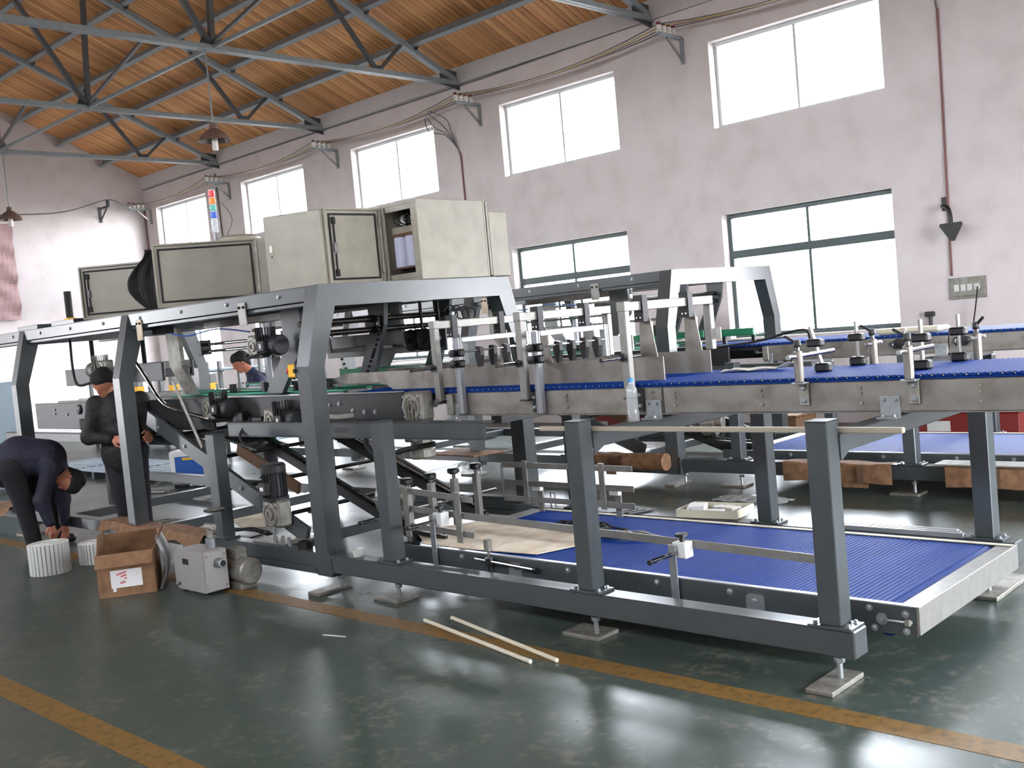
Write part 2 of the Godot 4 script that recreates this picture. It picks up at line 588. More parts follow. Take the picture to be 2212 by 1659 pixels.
func room() -> void:
	var g := bx("ground", self, Vector3(-70, -0.3, -60), Vector3(50, -0.12, 45), M.ground, 0.0)
	struct(g)
	struct(bx("floor", self, Vector3(XL - 0.25, -0.12, ZW - 0.25), Vector3(XR + 0.25, 0.0, ZN + 0.25), M.floor, 0.0))
	struct(bx("trim_1", self, Vector3(XL, 0.0, -3.745), Vector3(XR, 0.0015, -3.61), M.line, 0.0))
	struct(bx("trim_2", self, Vector3(XL, 0.0, -1.97), Vector3(XR, 0.0015, -1.835), M.line, 0.0))
	wall_with_openings("wall_back", ZW, ZW - 0.25, WIN, [])
	wall_with_openings("wall_front", ZN, ZN + 0.25, WIN.slice(2), [-23.85, -21.7, 4.2], false)  # the unseen gateway near the far corner is added to brighten the end wall
	var gable := [Vector2(ZW - 0.25, -0.02), Vector2(ZW - 0.25, EAVE + 0.1), Vector2(ZR, roof_y(ZR) + 0.2), Vector2(ZN + 0.25, EAVE + 0.1), Vector2(ZN + 0.25, -0.02)]
	struct(prism("wall_left", self, gable, 0, XL - 0.25, XL, M.wall))
	# the right end wall has a tall gateway that lets daylight in from beside the camera
	var gate := [Vector2(ZW - 0.25, -0.02), Vector2(ZW - 0.25, EAVE + 0.1), Vector2(ZR, roof_y(ZR) + 0.2), Vector2(ZN + 0.25, EAVE + 0.1), Vector2(ZN + 0.25, -0.02), Vector2(-3.8, -0.02), Vector2(-3.8, 3.6), Vector2(-7.4, 3.6), Vector2(-7.4, -0.02)]
	struct(prism("wall_right", self, gate, 0, XR, XR + 0.25, M.wall))
	var n := 1
	for w in WIN:
		sky_window(n, w[0], w[1], 4.08, 5.25, ZW - 0.17, true)
		sky_window(n + 1, w[0], w[1], 1.177, 2.894, ZW - 0.17, false)
		n += 2
	for w in WIN.slice(2):
		sky_window(n, w[0], w[1], 4.08, 5.25, ZN + 0.17, true)
		n += 1
	# cornice under the roof boards and the skirting of the eaves
	struct(bx("trim_3", self, Vector3(XL, EAVE - 0.22, ZW), Vector3(XR, EAVE + 0.06, ZW + 0.05), M.trim))
	# roof: boards on purlins, a slab above keeps the daylight out
	var c := Node3D.new()
	c.name = "ceiling"
	add_child(c)
	org[c] = Vector3.ZERO
	struct(c)
	var ang := atan(SLOPE)
	for side in [0, 1]:
		var z0 := ZW if side == 0 else ZN
		var sgn := 1.0 if side == 0 else -1.0
		var L := sqrt(pow(ZR - z0, 2) + pow(roof_y(ZR) - EAVE, 2))
		var mid := Vector3((XL + XR) * 0.5, (EAVE + roof_y(ZR)) * 0.5, (z0 + ZR) * 0.5)
		var b := Basis(Vector3.RIGHT, -ang * sgn)
		var nrm := b * Vector3.UP
		bt("roof_slab", c, mid + nrm * 0.16, Vector3(XR - XL + 0.5, 0.14, L + 0.5), b, M.trim, 0.0)
		if side == 0:
			var rng := RandomNumberGenerator.new()
			rng.seed = 5
			var pitch := 0.118
			var count := int((1.5 - XL) / pitch)
			var meshes := []
			for k in 3:
				meshes.append(box_mesh(Vector3(pitch - 0.007 - 0.003 * k, 0.024, L + 0.04), 0.004))
			for i in count:
				var x := XL + pitch * (i + 0.5)
				put("plank", c, meshes[rng.randi() % 3], M.boards[rng.randi() % 6], Vector3(x, mid.y, mid.z) + nrm * (0.05 + rng.randf() * 0.008), b)
			bt("plank_field", c, Vector3((1.5 + XR) * 0.5, mid.y, mid.z) + nrm * 0.055, Vector3(XR - 1.5, 0.024, L), b, M.boards[0], 0.0)
		else:
			bt("plank_field", c, mid + nrm * 0.055, Vector3(XR - XL, 0.024, L), b, M.boards[0], 0.0)
		for k in 8:
			var zp: float = z0 + sgn * (0.93 + 0.965 * k)
			if (side == 0 and zp > ZR) or (side == 1 and zp < ZR):
				continue
			var yp := roof_y(zp)
			var p := Vector3((XL + XR) * 0.5, yp, zp) - nrm * 0.05
			bt("purlin_web", c, p, Vector3(XR - XL, 0.2, 0.014), b, M.truss)
			bt("purlin_flange", c, p - nrm * 0.098 + b * Vector3(0, 0, 0.036), Vector3(XR - XL, 0.014, 0.085), b, M.truss)
	# trusses: chords, posts and diagonals
	var tx := [-20.42, -16.53, -12.65, -8.65, -4.65, -0.65, 3.35]
	for i in tx.size():
		roof_truss(tx[i], i)
	for i in tx.size() - 1:
		var t := thing("roof_tie", "slim steel tie reaching the %s roof truss from the end wall" % ["second", "third", "fourth", "fifth", "sixth", "seventh", "eighth"][i], "roof tie", Vector3(tx[i], 5.8, -7.83), "ties between the roof trusses")
		bar("tie_bar", t, Vector3(tx[i] + 0.05, 5.8, -7.83), Vector3(tx[i + 1] - 0.05, 5.8, -7.83), 0.05, 0.05, M.truss)
		bar("brace", t, Vector3(tx[i] + 0.05, 5.84, -7.80), Vector3(tx[i + 1] - 0.05, 5.84, -6.9), 0.045, 0.045, M.truss_dark)

func roof_truss(x: float, i: int) -> void:
	var t := thing("roof_truss", "%s grey steel roof truss counted from the end wall" % ["first", "second", "third", "fourth", "fifth", "sixth", "seventh"][i], "roof truss", Vector3(x, 5.8, ZW), "steel roof trusses")
	var yb := 5.79
	# bottom chord of two angles
	for s in [-0.035, 0.035]:
		bar("bottom_chord", t, Vector3(x + s, yb, ZW + 0.03), Vector3(x + s, yb, ZN - 0.03), 0.06, 0.075, M.truss)
	for s in [0, 1]:
		var z0 := ZW if s == 0 else ZN
		var sg := 1.0 if s == 0 else -1.0
		var top := func(z: float) -> Vector3: return Vector3(x, roof_y(z) - 0.21, z)
		bar("top_chord", t, top.call(z0 + sg * 0.05), top.call(ZR), 0.11, 0.09, M.truss)
		prism("gusset", t, [Vector2(z0, 5.68), Vector2(z0 + sg * 0.42, 5.75), Vector2(z0 + sg * 0.42, 6.02), Vector2(z0, 5.98)], 0, x - 0.012, x + 0.012, M.truss_dark)
		var n1 := z0 + sg * 1.76
		var n2 := z0 + sg * 4.67
		bar("web_strut", t, Vector3(x, yb, n1), top.call(z0 + sg * 1.2), 0.05, 0.05, M.truss_dark)
		bar("web_diagonal", t, Vector3(x, yb, n1), top.call(z0 + sg * 2.75), 0.065, 0.065, M.truss_dark)
		bar("web_post", t, Vector3(x, yb, n2), top.call(n2 - sg * 0.12), 0.075, 0.075, M.truss_dark)
		bar("web_diagonal", t, Vector3(x, yb, n2), top.call(n2 + sg * 1.75), 0.075, 0.075, M.truss_dark)
		prism("gusset", t, [Vector2(n2 - 0.22, 5.75), Vector2(n2 + 0.22, 5.75), Vector2(n2 + 0.12, 5.98), Vector2(n2 - 0.12, 5.98)], 0, x - 0.01, x + 0.01, M.truss_dark)
		prism("gusset", t, [Vector2(n1 - 0.14, 5.75), Vector2(n1 + 0.14, 5.75), Vector2(n1 + 0.08, 5.9), Vector2(n1 - 0.08, 5.9)], 0, x - 0.01, x + 0.01, M.truss_dark)
		for k in 7:
			var zp: float = z0 + sg * (0.93 + 0.965 * k)
			bt("purlin_cleat", t, Vector3(x + 0.06, roof_y(zp) - 0.13, zp + 0.03 * sg), Vector3(0.09, 0.11, 0.05), Basis(Vector3.RIGHT, -atan(SLOPE) * sg), M.truss_dark)

func _ready() -> void:
	make_materials()
	camera_and_light()
	room()
	wall_fittings()
	packing_line()
	line_machinery()
	cabinets()
	far_line()
	floor_things()
	people()
	background()

# ------------------------------------------------------------------ fittings on the walls and hanging from the roof
func insulator_bracket(at: Vector3, out: Vector3, label: String) -> void:
	var t := thing("cable_bracket", label, "bracket", at, "cable brackets on the walls")
	var side := out.cross(Vector3.UP)
	var b := Basis(side, Vector3.UP, -out)
	bt("wall_plate", t, at + out * 0.02 + Vector3(0, -0.17, 0), Vector3(0.05, 0.36, 0.03), b, M.truss)
	bar("arm", t, at + out * 0.03, at + out * 0.55, 0.045, 0.045, M.truss)
	bar("brace", t, at + out * 0.03 + Vector3(0, -0.3, 0), at + out * 0.36 + Vector3(0, -0.03, 0), 0.03, 0.03, M.alu)
	for k in 4:
		var p := at + out * (0.2 + 0.115 * k) + Vector3(0, 0.022, 0)
		var ins := lathe("insulator", t, p, [Vector2(0, 0), Vector2(0.042, 0), Vector2(0.046, 0.02), Vector2(0.03, 0.035), Vector2(0.034, 0.05), Vector2(0.046, 0.06), Vector2(0.044, 0.085), Vector2(0.028, 0.1), Vector2(0, 0.104)], M.porcelain, Vector3.UP, 12)
		lathe("cap", ins, p + Vector3(0, 0.1, 0), [Vector2(0, 0), Vector2(0.03, 0), Vector2(0.03, 0.025), Vector2(0.018, 0.035), Vector2(0, 0.036)], M.porcelain_brown, Vector3.UP, 10)

func wall_fittings() -> void:
	var bxs := [[-23.70, 5.24], [-20.09, 5.30], [-16.15, 5.31], [-12.21, 5.34], [-8.16, 5.40], [-4.0, 5.42], [0.0, 5.42]]
	for i in bxs.size():
		var l: String = "grey bracket with four porcelain insulators on the window wall, %s from the corner" % ["first", "second", "third", "fourth", "fifth", "sixth", "seventh"][i]
		insulator_bracket(Vector3(bxs[i][0], bxs[i][1], ZW), Vector3(0, 0, 1), l)
	# four wires sagging from bracket to bracket
	var wm := [M.wire_grey, M.wire_red, M.wire_yellow, M.wire_grey]
	var wn := ["grey overhead wire strung between insulators, nearest the wall", "red overhead wire strung along the window wall", "yellow overhead wire strung along the window wall", "grey overhead wire strung along the outer insulators"]
	for k in 4:
		var pts := []
		for i in bxs.size() - 1:
			var a := Vector3(bxs[i][0], bxs[i][1] + 0.13, ZW + 0.2 + 0.115 * k)
			var b := Vector3(bxs[i + 1][0], bxs[i + 1][1] + 0.13, ZW + 0.2 + 0.115 * k)
			for s in 8:
				var u := s / 8.0
				pts.append(a.lerp(b, u) - Vector3(0, (0.10 + 0.025 * k) * 4.0 * u * (1 - u), 0))
		pts.append(Vector3(bxs[-1][0], bxs[-1][1] + 0.13, ZW + 0.2 + 0.115 * k))
		var t := tube("overhead_wire", self, pts, 0.008, wm[k], false, 6)
		tag(t, wn[k], "wire")
	# bracket on the end wall with its wire
	var eb := thing("cable_bracket", "dark steel cable bracket on the bright end wall", "bracket", Vector3(XL, 5.2, -11.36))
	bx("wall_plate", eb, Vector3(XL, 4.95, -11.39), Vector3(XL + 0.03, 5.32, -11.33), M.truss_dark)
	bar("arm", eb, Vector3(XL + 0.02, 5.28, -11.36), Vector3(XL + 0.5, 5.28, -11.36), 0.045, 0.045, M.truss_dark)
	bar("brace", eb, Vector3(XL + 0.02, 5.0, -11.36), Vector3(XL + 0.4, 5.26, -11.36), 0.03, 0.03, M.truss_dark)
	cyl("insulator", eb, Vector3(XL + 0.46, 5.3, -11.36), Vector3(XL + 0.46, 5.42, -11.36), 0.04, M.truss_dark)
	var ew := tube("end_wall_cable", self, [Vector3(XL + 0.3, 5.38, -12.2), Vector3(XL + 0.42, 5.3, -11.8), Vector3(XL + 0.46, 5.43, -11.36), Vector3(XL + 0.46, 5.15, -10.4), Vector3(XL + 0.46, 5.06, -9.4), Vector3(XL + 0.46, 5.06, -7.5), Vector3(XL + 0.46, 5.3, -4.0)], 0.013, M.wire_grey)
	tag(ew, "dark cable drooping along the bright end wall", "cable")
	# cable under the cornice
	var cc := tube("cornice_cable", self, [Vector3(XL + 0.1, 5.74, ZW + 0.03), Vector3(-18.5, 5.76, ZW + 0.03), Vector3(-12.7, 5.75, ZW + 0.03), Vector3(-8.0, 5.79, ZW + 0.03), Vector3(0, 5.78, ZW + 0.03)], 0.012, M.wire_grey)
	tag(cc, "thin brown-grey cable run under the cornice of the window wall", "cable")
	# conduits
	var d1 := thing("conduit", "thin red-brown conduit down the wall beside the swan-neck lamp", "conduit", Vector3(-4.67, 1.74, ZW))
	tube("pipe", d1, [Vector3(-4.645, 4.85, ZW + 0.02), Vector3(-4.66, 3.5, ZW + 0.02), Vector3(-4.68, 1.75, ZW + 0.02)], 0.014, M.wire_red)
	tube("lead", d1, [Vector3(-4.72, 5.3, ZW + 0.1), Vector3(-4.68, 5.1, ZW + 0.04), Vector3(-4.645, 4.82, ZW + 0.02)], 0.009, M.wire_grey)
	var d2 := thing("conduit", "thin conduit with frayed leads beside the window above the open cabinet", "conduit", Vector3(-12.73, 3.0, ZW))
	tube("pipe", d2, [Vector3(-12.745, 4.62, ZW + 0.02), Vector3(-12.73, 3.0, ZW + 0.02)], 0.014, M.wire_red)
	for k in 4:
		tube("lead", d2, [Vector3(-13.35 + 0.16 * k, 5.33, ZW + 0.22 + 0.11 * k), Vector3(-13.3 + 0.15 * k, 5.1 + 0.04 * k, ZW + 0.18), Vector3(-13.0 + 0.05 * k, 4.98, ZW + 0.08), Vector3(-12.78, 4.7, ZW + 0.03), Vector3(-12.745, 4.55, ZW + 0.02)], 0.008, M.wire_grey)
	var d3 := thing("conduit", "grey conduit down the wall behind the signal tower", "conduit", Vector3(-20.56, 3.0, ZW))
	tube("pipe", d3, [Vector3(-20.6, 5.6, ZW + 0.02), Vector3(-20.55, 4.2, ZW + 0.02), Vector3(-20.53, 2.9, ZW + 0.02)], 0.016, M.wire_grey)
	var d4 := thing("conduit", "thin conduit down the corner where window wall meets end wall", "conduit", Vector3(XL + 0.03, 2.9, ZW + 0.03))
	tube("pipe", d4, [Vector3(XL + 0.03, 5.3, ZW + 0.03), Vector3(XL + 0.03, 4.2, ZW + 0.03), Vector3(XL + 0.03, 2.9, ZW + 0.03)], 0.016, M.wire_red)
	# swan-neck lamp bracket on the wall
	var s := thing("wall_lamp_arm", "black swan-neck arm with triangular plate on the window wall", "lamp arm", Vector3(-4.66, 2.3, ZW))
	bx("mount", s, Vector3(-4.74, 2.52, ZW), Vector3(-4.68, 2.68, ZW + 0.03), M.black)
	tube("arm", s, [Vector3(-4.71, 2.56, ZW + 0.03), Vector3(-4.68, 2.57, ZW + 0.16), Vector3(-4.6, 2.53, ZW + 0.22), Vector3(-4.57, 2.42, ZW + 0.24), Vector3(-4.57, 2.33, ZW + 0.24)], 0.026, M.black)
	prism("plate", s, [Vector2(-4.69, 2.36), Vector2(-4.45, 2.36), Vector2(-4.44, 2.33), Vector2(-4.54, 2.15), Vector2(-4.58, 2.15), Vector2(-4.70, 2.33)], 2, ZW + 0.225, ZW + 0.25, M.black)
	# socket board
	var k := thing("socket_board", "grey socket board with white switches and a hanging lead", "socket board", Vector3(-4.5, 1.47, ZW))
	bx("board", k, Vector3(-4.72, 1.47, ZW), Vector3(-4.3, 1.72, ZW + 0.03), M.zinc_dull)
	bx("cover", k, Vector3(-4.69, 1.50, ZW + 0.03), Vector3(-4.33, 1.69, ZW + 0.045), M.cast)
	for i in 4:
		bx("socket", k, Vector3(-4.65 + 0.075 * i, 1.56, ZW + 0.045), Vector3(-4.59 + 0.075 * i, 1.64, ZW + 0.06), M.white_plastic)
	bx("plug", k, Vector3(-4.4, 1.57, ZW + 0.045), Vector3(-4.35, 1.62, ZW + 0.09), M.white_plastic)
	tube("lead", k, [Vector3(-4.37, 1.6, ZW + 0.09), Vector3(-4.39, 1.4, ZW + 0.12), Vector3(-4.44, 1.05, ZW + 0.15), Vector3(-4.5, 0.4, ZW + 0.2)], 0.008, M.rubber)
	# water tap by the window
	var w := thing("wall_pipe", "short dark pipe stub with a knob on the window wall", "pipe", Vector3(-4.95, 0.9, ZW))
	cyl("pipe", w, Vector3(-4.95, 0.95, ZW + 0.05), Vector3(-4.95, 1.3, ZW + 0.05), 0.022, M.truss_dark)
	cyl("knob", w, Vector3(-5.01, 1.32, ZW + 0.05), Vector3(-4.9, 1.32, ZW + 0.05), 0.032, M.truss_dark)
	cyl("stub", w, Vector3(-4.95, 0.96, ZW), Vector3(-4.95, 0.96, ZW + 0.07), 0.022, M.truss_dark)
	# pendant lamps
	pendant(Vector3(-12.65, 5.75, -7.72), 4.52, "brown enamel pendant lamp hanging over the pale cabinets")
	pendant(Vector3(-20.42, 5.75, -7.9), 4.5, "dark enamel pendant lamp hanging before the bright end wall")
	# pink sheet on the end wall
	var f := func(u: float, v: float) -> Vector3:
		var fold := 0.03 * sin(v * 17.0 + u * 5.0) + 0.02 * sin(v * 41.0 + u * 9.0) + 0.025 * sin((u + v) * 23.0)
		return Vector3(fold, v * 2.13, -2.2 * u + 2.2)
	tag(sheet("hanging_sheet", self, Vector3(XL + 0.1, 2.77, -9.25), 24, 24, f, Vector3(0.004, 0, 0), M.cloth_pink), "pale pink creased sheet hanging on the end wall", "sheet")

func pendant(top: Vector3, y: float, label: String) -> void:
	var t := thing("pendant_lamp", label, "lamp", Vector3(top.x, y, top.z))
	cyl("rod", t, Vector3(top.x, y + 0.22, top.z), top, 0.012, M.truss)
	lathe("lamp_shade", t, Vector3(top.x, y, top.z), [Vector2(0.21, 0), Vector2(0.216, 0.0), Vector2(0.19, 0.06), Vector2(0.11, 0.135), Vector2(0.055, 0.17), Vector2(0.05, 0.24), Vector2(0.03, 0.25), Vector2(0.03, 0.24), Vector2(0.045, 0.235), Vector2(0.05, 0.165), Vector2(0.105, 0.13), Vector2(0.185, 0.055), Vector2(0.21, 0)], flat(Color(0.36, 0.28, 0.25), 0.35), Vector3.UP, 24)
	lathe("bulb", t, Vector3(top.x, y - 0.13, top.z), [Vector2(0, 0), Vector2(0.035, 0), Vector2(0.042, 0.02), Vector2(0.042, 0.2), Vector2(0.03, 0.24), Vector2(0, 0.25)], M.porcelain, Vector3.UP, 14)

# ------------------------------------------------------------------ the near packing line: frames and conveyors
func levelling_foot(t: Node3D, x: float, z: float, top: float, sx: float, sz: float, ox := 0.0, oz := 0.0) -> void:
	var p := bx("foot_plate", t, Vector3(x - sx / 2 + ox, 0.0, z - sz / 2 + oz), Vector3(x + sx / 2 + ox, 0.022, z + sz / 2 + oz), M.zinc_dull)
	cyl("threaded_rod", p, Vector3(x, 0.02, z), Vector3(x, top, z), 0.0125, M.zinc, 10)
	lathe("nut", p, Vector3(x, top - 0.045, z), [Vector2(0, 0), Vector2(0.022, 0), Vector2(0.024, 0.004), Vector2(0.024, 0.018), Vector2(0.022, 0.022), Vector2(0, 0.022)], M.zinc, Vector3.UP, 6)

func frame_post(t: Node3D, x: float, z: float, y0: float, y1: float, s := 0.1) -> void:
	var p := bx("post", t, Vector3(x - s / 2, y0 + 0.014, z - s / 2), Vector3(x + s / 2, y1, z + s / 2), M.paint)
	bx("base_plate", t, Vector3(x - 0.1, y0, z - s / 2 - 0.012), Vector3(x + 0.1, y0 + 0.014, z + s / 2 + 0.012), M.paint)
	for sx in [-1, 1]:
		for sz in [-1, 1]:
			bolt(t, Vector3(x + sx * 0.075, y0 + 0.014, z + sz * 0.035), Vector3.UP, 0.009)

func packing_line() -> void:
	# --- outfeed base frame
	var t := thing("outfeed_base_frame", "dark grey base frame with square posts and levelling feet, near line", "machine frame", Vector3(-3.5, 0, -4.9))
	near_things.append(t)
	bx("base_beam", t, Vector3(-5.60, 0.13, -4.07), Vector3(-1.975, 0.25, -3.95), M.paint, 0.006)
	bx("base_beam", t, Vector3(-5.60, 0.13, -5.82), Vector3(-1.90, 0.25, -5.70), M.paint, 0.006)
	bx("joint_plate", t, Vector3(-5.63, 0.10, -4.075), Vector3(-5.60, 0.265, -3.945), M.paint)
	for y in [0.14, 0.235]:
		bolt(t, Vector3(-5.60, y, -3.965), Vector3.RIGHT, 0.012)
	for x in [-2.08, -3.42, -5.0]:
		frame_post(t, x, -4.0, 0.25, 1.13)
		bx("post_cap", t, Vector3(x - 0.052, 1.13, -4.052), Vector3(x + 0.052, 1.134, -3.948), M.paint)
		frame_post(t, x + 0.02, -5.76, 0.25, 0.985)
		if x < -4.5:
			bx("cross_tube", t, Vector3(x - 0.05, 0.985, -5.81), Vector3(x + 0.05, 1.066, -5.0), M.paint)
			for z in [-4.01, -5.76]:
				levelling_foot(t, x, z, 0.135, 0.24, 0.18, -0.07, -0.03)
			continue
		bx("cross_tube", t, Vector3(x - 0.05, 0.985, -5.81), Vector3(x + 0.05, 1.066, -4.05), M.paint)
		prism("end_gusset", t, [Vector2(-4.05, 1.066), Vector2(-4.05, 0.955), Vector2(-4.06, 0.955), Vector2(-4.13, 0.985), Vector2(-4.13, 1.066)], 0, x + 0.05, x + 0.056, M.paint)
		for z in [-4.01, -5.76]:
			if x > -2.5:
				levelling_foot(t, x, z, 0.135, 0.125, 0.29, -0.01, 0.035)
			else:
				levelling_foot(t, x, z, 0.135, 0.24, 0.18, -0.07, -0.03)
	# --- machine frame with three portals
	var f := thing("machine_frame", "dark grey portal frame with sloping shoulders carrying the cabinet rails, near line", "machine frame", Vector3(-8.5, 0, -5.0))
	near_things.append(f)
	var px := [[-5.77, -5.63], [-8.46, -8.34], [-10.68, -10.56]]
	for p in px:
		var u := [Vector2(-3.95, 0.1), Vector2(-3.95, 1.5), Vector2(-4.09, 2.03), Vector2(-5.91, 2.03), Vector2(-6.05, 1.5), Vector2(-6.05, 0.1), Vector2(-5.925, 0.1), Vector2(-5.925, 1.49), Vector2(-5.79, 1.885), Vector2(-4.21, 1.885), Vector2(-4.075, 1.49), Vector2(-4.075, 0.1)]
		prism("portal", f, u, 0, p[0], p[1], M.paint)
	for z in [-4.13, -5.77]:
		var sg := 1.0 if z > -5 else -1.0
		bx("top_rail", f, Vector3(-12.4, 1.93, z - 0.04), Vector3(-5.77, 2.03, z + 0.04), M.paint)
		bx("rail_lip", f, Vector3(-12.4, 1.90, z - 0.1 * sg), Vector3(-5.77, 1.928, z + 0.02 * sg), M.paint)
		for k in 9:
			bolt(f, Vector3(-6.1 - 0.68 * k, 1.985, z + 0.04 * sg), Vector3(0, 0, sg), 0.012)
	for z in [-4.01, -5.99]:
		bx("base_rail", f, Vector3(-12.4, 0.15, z - 0.05), Vector3(-5.77, 0.25, z + 0.05), M.paint)
		bx("base_foot_rail", f, Vector3(-7.6, 0.10, z - 0.045), Vector3(-5.80, 0.148, z + 0.045), M.paint)
	for x in [-5.62, -8.4, -10.62]:
		for z in [-4.03, -5.98]:
			levelling_foot(f, x, z, 0.16 if x < -6 else 0.12, 0.24 if x < -6 else 0.12, 0.2 if x < -6 else 0.28, -0.05, 0.06)
	for x in [-6.4, -8.2, -9.9]:
		bx("cross_member", f, Vector3(x - 0.04, 0.16, -5.94), Vector3(x + 0.04, 0.24, -4.06), M.paint)
	bx("mid_rail", f, Vector3(-12.4, 0.86, -4.54), Vector3(-8.5, 0.95, -4.46), M.paint)
	bx("mid_rail", f, Vector3(-12.4, 0.86, -5.72), Vector3(-8.5, 0.95, -5.64), M.paint)
	for x in [-11.6, -9.9]:
		bx("mid_post", f, Vector3(x - 0.04, 0.25, -4.54), Vector3(x + 0.04, 0.86, -4.46), M.paint)
	bx("stub_post", f, Vector3(-7.05, 0.25, -4.05), Vector3(-6.93, 1.04, -3.95), M.paint)
	bx("stub_base", f, Vector3(-7.1, 0.25, -4.06), Vector3(-6.88, 0.265, -3.94), M.paint)
	bx("rail_bracket", f, Vector3(-6.62, 1.82, -4.089), Vector3(-6.52, 1.985, -4.08), M.alu)
	bx("rail_bracket", f, Vector3(-8.2, 1.80, -4.089), Vector3(-8.11, 1.97, -4.08), M.card_pale)
	for p in [Vector3(-6.6, 1.95, -4.08), Vector3(-6.54, 1.95, -4.08), Vector3(-8.18, 1.94, -4.08), Vector3(-8.13, 1.94, -4.08)]:
		bolt(f, p, Vector3(0, 0, 1), 0.008, M.black)
	# emergency stop on the portal
	var es := thing("emergency_stop", "yellow emergency stop box with red mushroom button on the near portal leg", "switch", Vector3(-5.85, 1.43, -4.0))
	near_things.append(es)
	bx("housing", es, Vector3(-5.885, 1.43, -4.045), Vector3(-5.80, 1.52, -3.955), M.yellow, 0.008)
	bx("base", es, Vector3(-5.80, 1.425, -4.05), Vector3(-5.77, 1.525, -3.95), M.black, 0.006)
	lathe("button", es, Vector3(-5.885, 1.475, -4.0), [Vector2(0, 0), Vector2(0.014, 0), Vector2(0.014, 0.018), Vector2(0.03, 0.02), Vector2(0.033, 0.03), Vector2(0.026, 0.042), Vector2(0, 0.045)], M.red, Vector3(-1, 0, 0), 16)
	lathe("gland", es, Vector3(-5.785, 1.475, -3.95), [Vector2(0, 0), Vector2(0.014, 0), Vector2(0.014, 0.012), Vector2(0, 0.014)], M.rubber, Vector3(0, 0, 1), 10)
	upper_conveyor()
	lower_conveyor()
	guide_gantries()

func belt_run(parent: Node3D, x0: float, x1: float, y: float, z0: float, z1: float, pitch: float) -> void:
	var n := int(round((x1 - x0) / pitch))
	var mesh_key := "module %.3f %.3f" % [abs(z1 - z0), pitch]
	if not box_cache.has(mesh_key):
		# one belt row: a slat with a raised hinge bead along its edge
		var st := begin()
		var w: float = abs(z1 - z0)
		st_box(st, Transform3D(Basis(), Vector3(0, -0.007, 0)), Vector3(pitch - 0.0012, 0.014, w), 0.0035)
		st_box(st, Transform3D(Basis(), Vector3(pitch * 0.1, 0.0006, 0)), Vector3(0.006, 0.004, w), 0.0018)
		box_cache[mesh_key] = finish(st)
	for i in n:
		put("belt_row", parent, box_cache[mesh_key], M.belt, Vector3(x0 + pitch * (i + 0.5), y, (z0 + z1) * 0.5))

func upper_conveyor() -> void:
	var t := thing("upper_belt_conveyor", "stainless steel conveyor with blue modular belt at waist height, near line", "conveyor", Vector3(-3.2, 1.06, -5.0))
	near_things.append(t)
	var zf := -4.6
	bx("side_panel", t, Vector3(-5.02, 1.095, zf - 0.02), Vector3(-3.31, 1.238, zf), M.steel)
	bx("side_panel", t, Vector3(-3.30, 1.095, zf - 0.02), Vector3(-0.6, 1.238, zf + 0.004), M.steel)
	bx("side_panel", t, Vector3(-5.02, 1.095, -5.37), Vector3(-0.6, 1.238, -5.35), M.steel)
	bx("panel_flange", t, Vector3(-5.02, 1.088, -4.66), Vector3(-0.6, 1.095, zf), M.steel)
	bx("splice_plate", t, Vector3(-3.47, 1.165, zf), Vector3(-3.312, 1.232, zf + 0.006), M.steel)
	for x in [-3.44, -3.37]:
		for y in [1.185, 1.215]:
			bolt(t, Vector3(x, y, zf + 0.006), Vector3(0, 0, 1), 0.009, M.zinc_dull)
	for x in [-4.0, -3.226, -2.7, -2.175, -1.634, -1.1]:
		for y in [1.207, 1.18, 1.137]:
			bolt(t, Vector3(x, y, zf), Vector3(0, 0, 1), 0.0085 if y > 1.15 else 0.010, M.zinc_dull)
	# belt and return belt
	belt_run(t, -6.1, -0.6, 1.262, -5.36, zf + 0.006, 0.025)
	bx("belt_edge_strip", t, Vector3(-6.1, 1.24, zf - 0.012), Vector3(-0.6, 1.2475, zf + 0.004), M.belt)
	var st := begin()
	for i in 110:
		st_lathe(st, Transform3D(axis_basis(Vector3(0, 0, 1)), Vector3(-6.0875 + 0.05 * i, 1.256, zf + 0.005)), [Vector2(0.0032, 0), Vector2(0.0032, 0.003), Vector2(0, 0.0035)], 5)
	stuff(put("hinge_pins", t, finish(st), M.pin, Vector3.ZERO))
	bx("slide_bed", t, Vector3(-6.0, 1.2, -5.34), Vector3(-0.6, 1.235, -4.63), M.dark_steel)
	# angle brackets to the cross tubes
	for x in [[-2.085, -1.99], [-3.42, -3.315], [-5.0, -4.93]]:
		bx("angle_bracket", t, Vector3(x[0], 1.075, zf + 0.004), Vector3(x[1], 1.17, zf + 0.01), M.zinc)
		bx("angle_foot", t, Vector3(x[0], 1.066, zf + 0.004), Vector3(x[1], 1.075, zf + 0.06), M.zinc)
		for s in [0.02, 0.075]:
			bolt(t, Vector3(x[0] + s, 1.15, zf + 0.01), Vector3(0, 0, 1), 0.008)
			bolt(t, Vector3(x[0] + s, 1.075, zf + 0.04), Vector3.UP, 0.008)
	for x in [-5.0, -3.4, -2.05]:
		bx("cross_bar", t, Vector3(x - 0.02, 1.10, -5.35), Vector3(x + 0.02, 1.14, -4.62), M.paint)
	# drive bearing at the gearbox end
	cyl("drive_shaft", t, Vector3(-5.06, 1.19, -5.3), Vector3(-5.06, 1.19, -4.52), 0.02, M.chrome)
	bx("end_bracket", t, Vector3(-5.02, 1.1, zf), Vector3(-4.96, 1.235, zf + 0.03), M.zinc_dull)

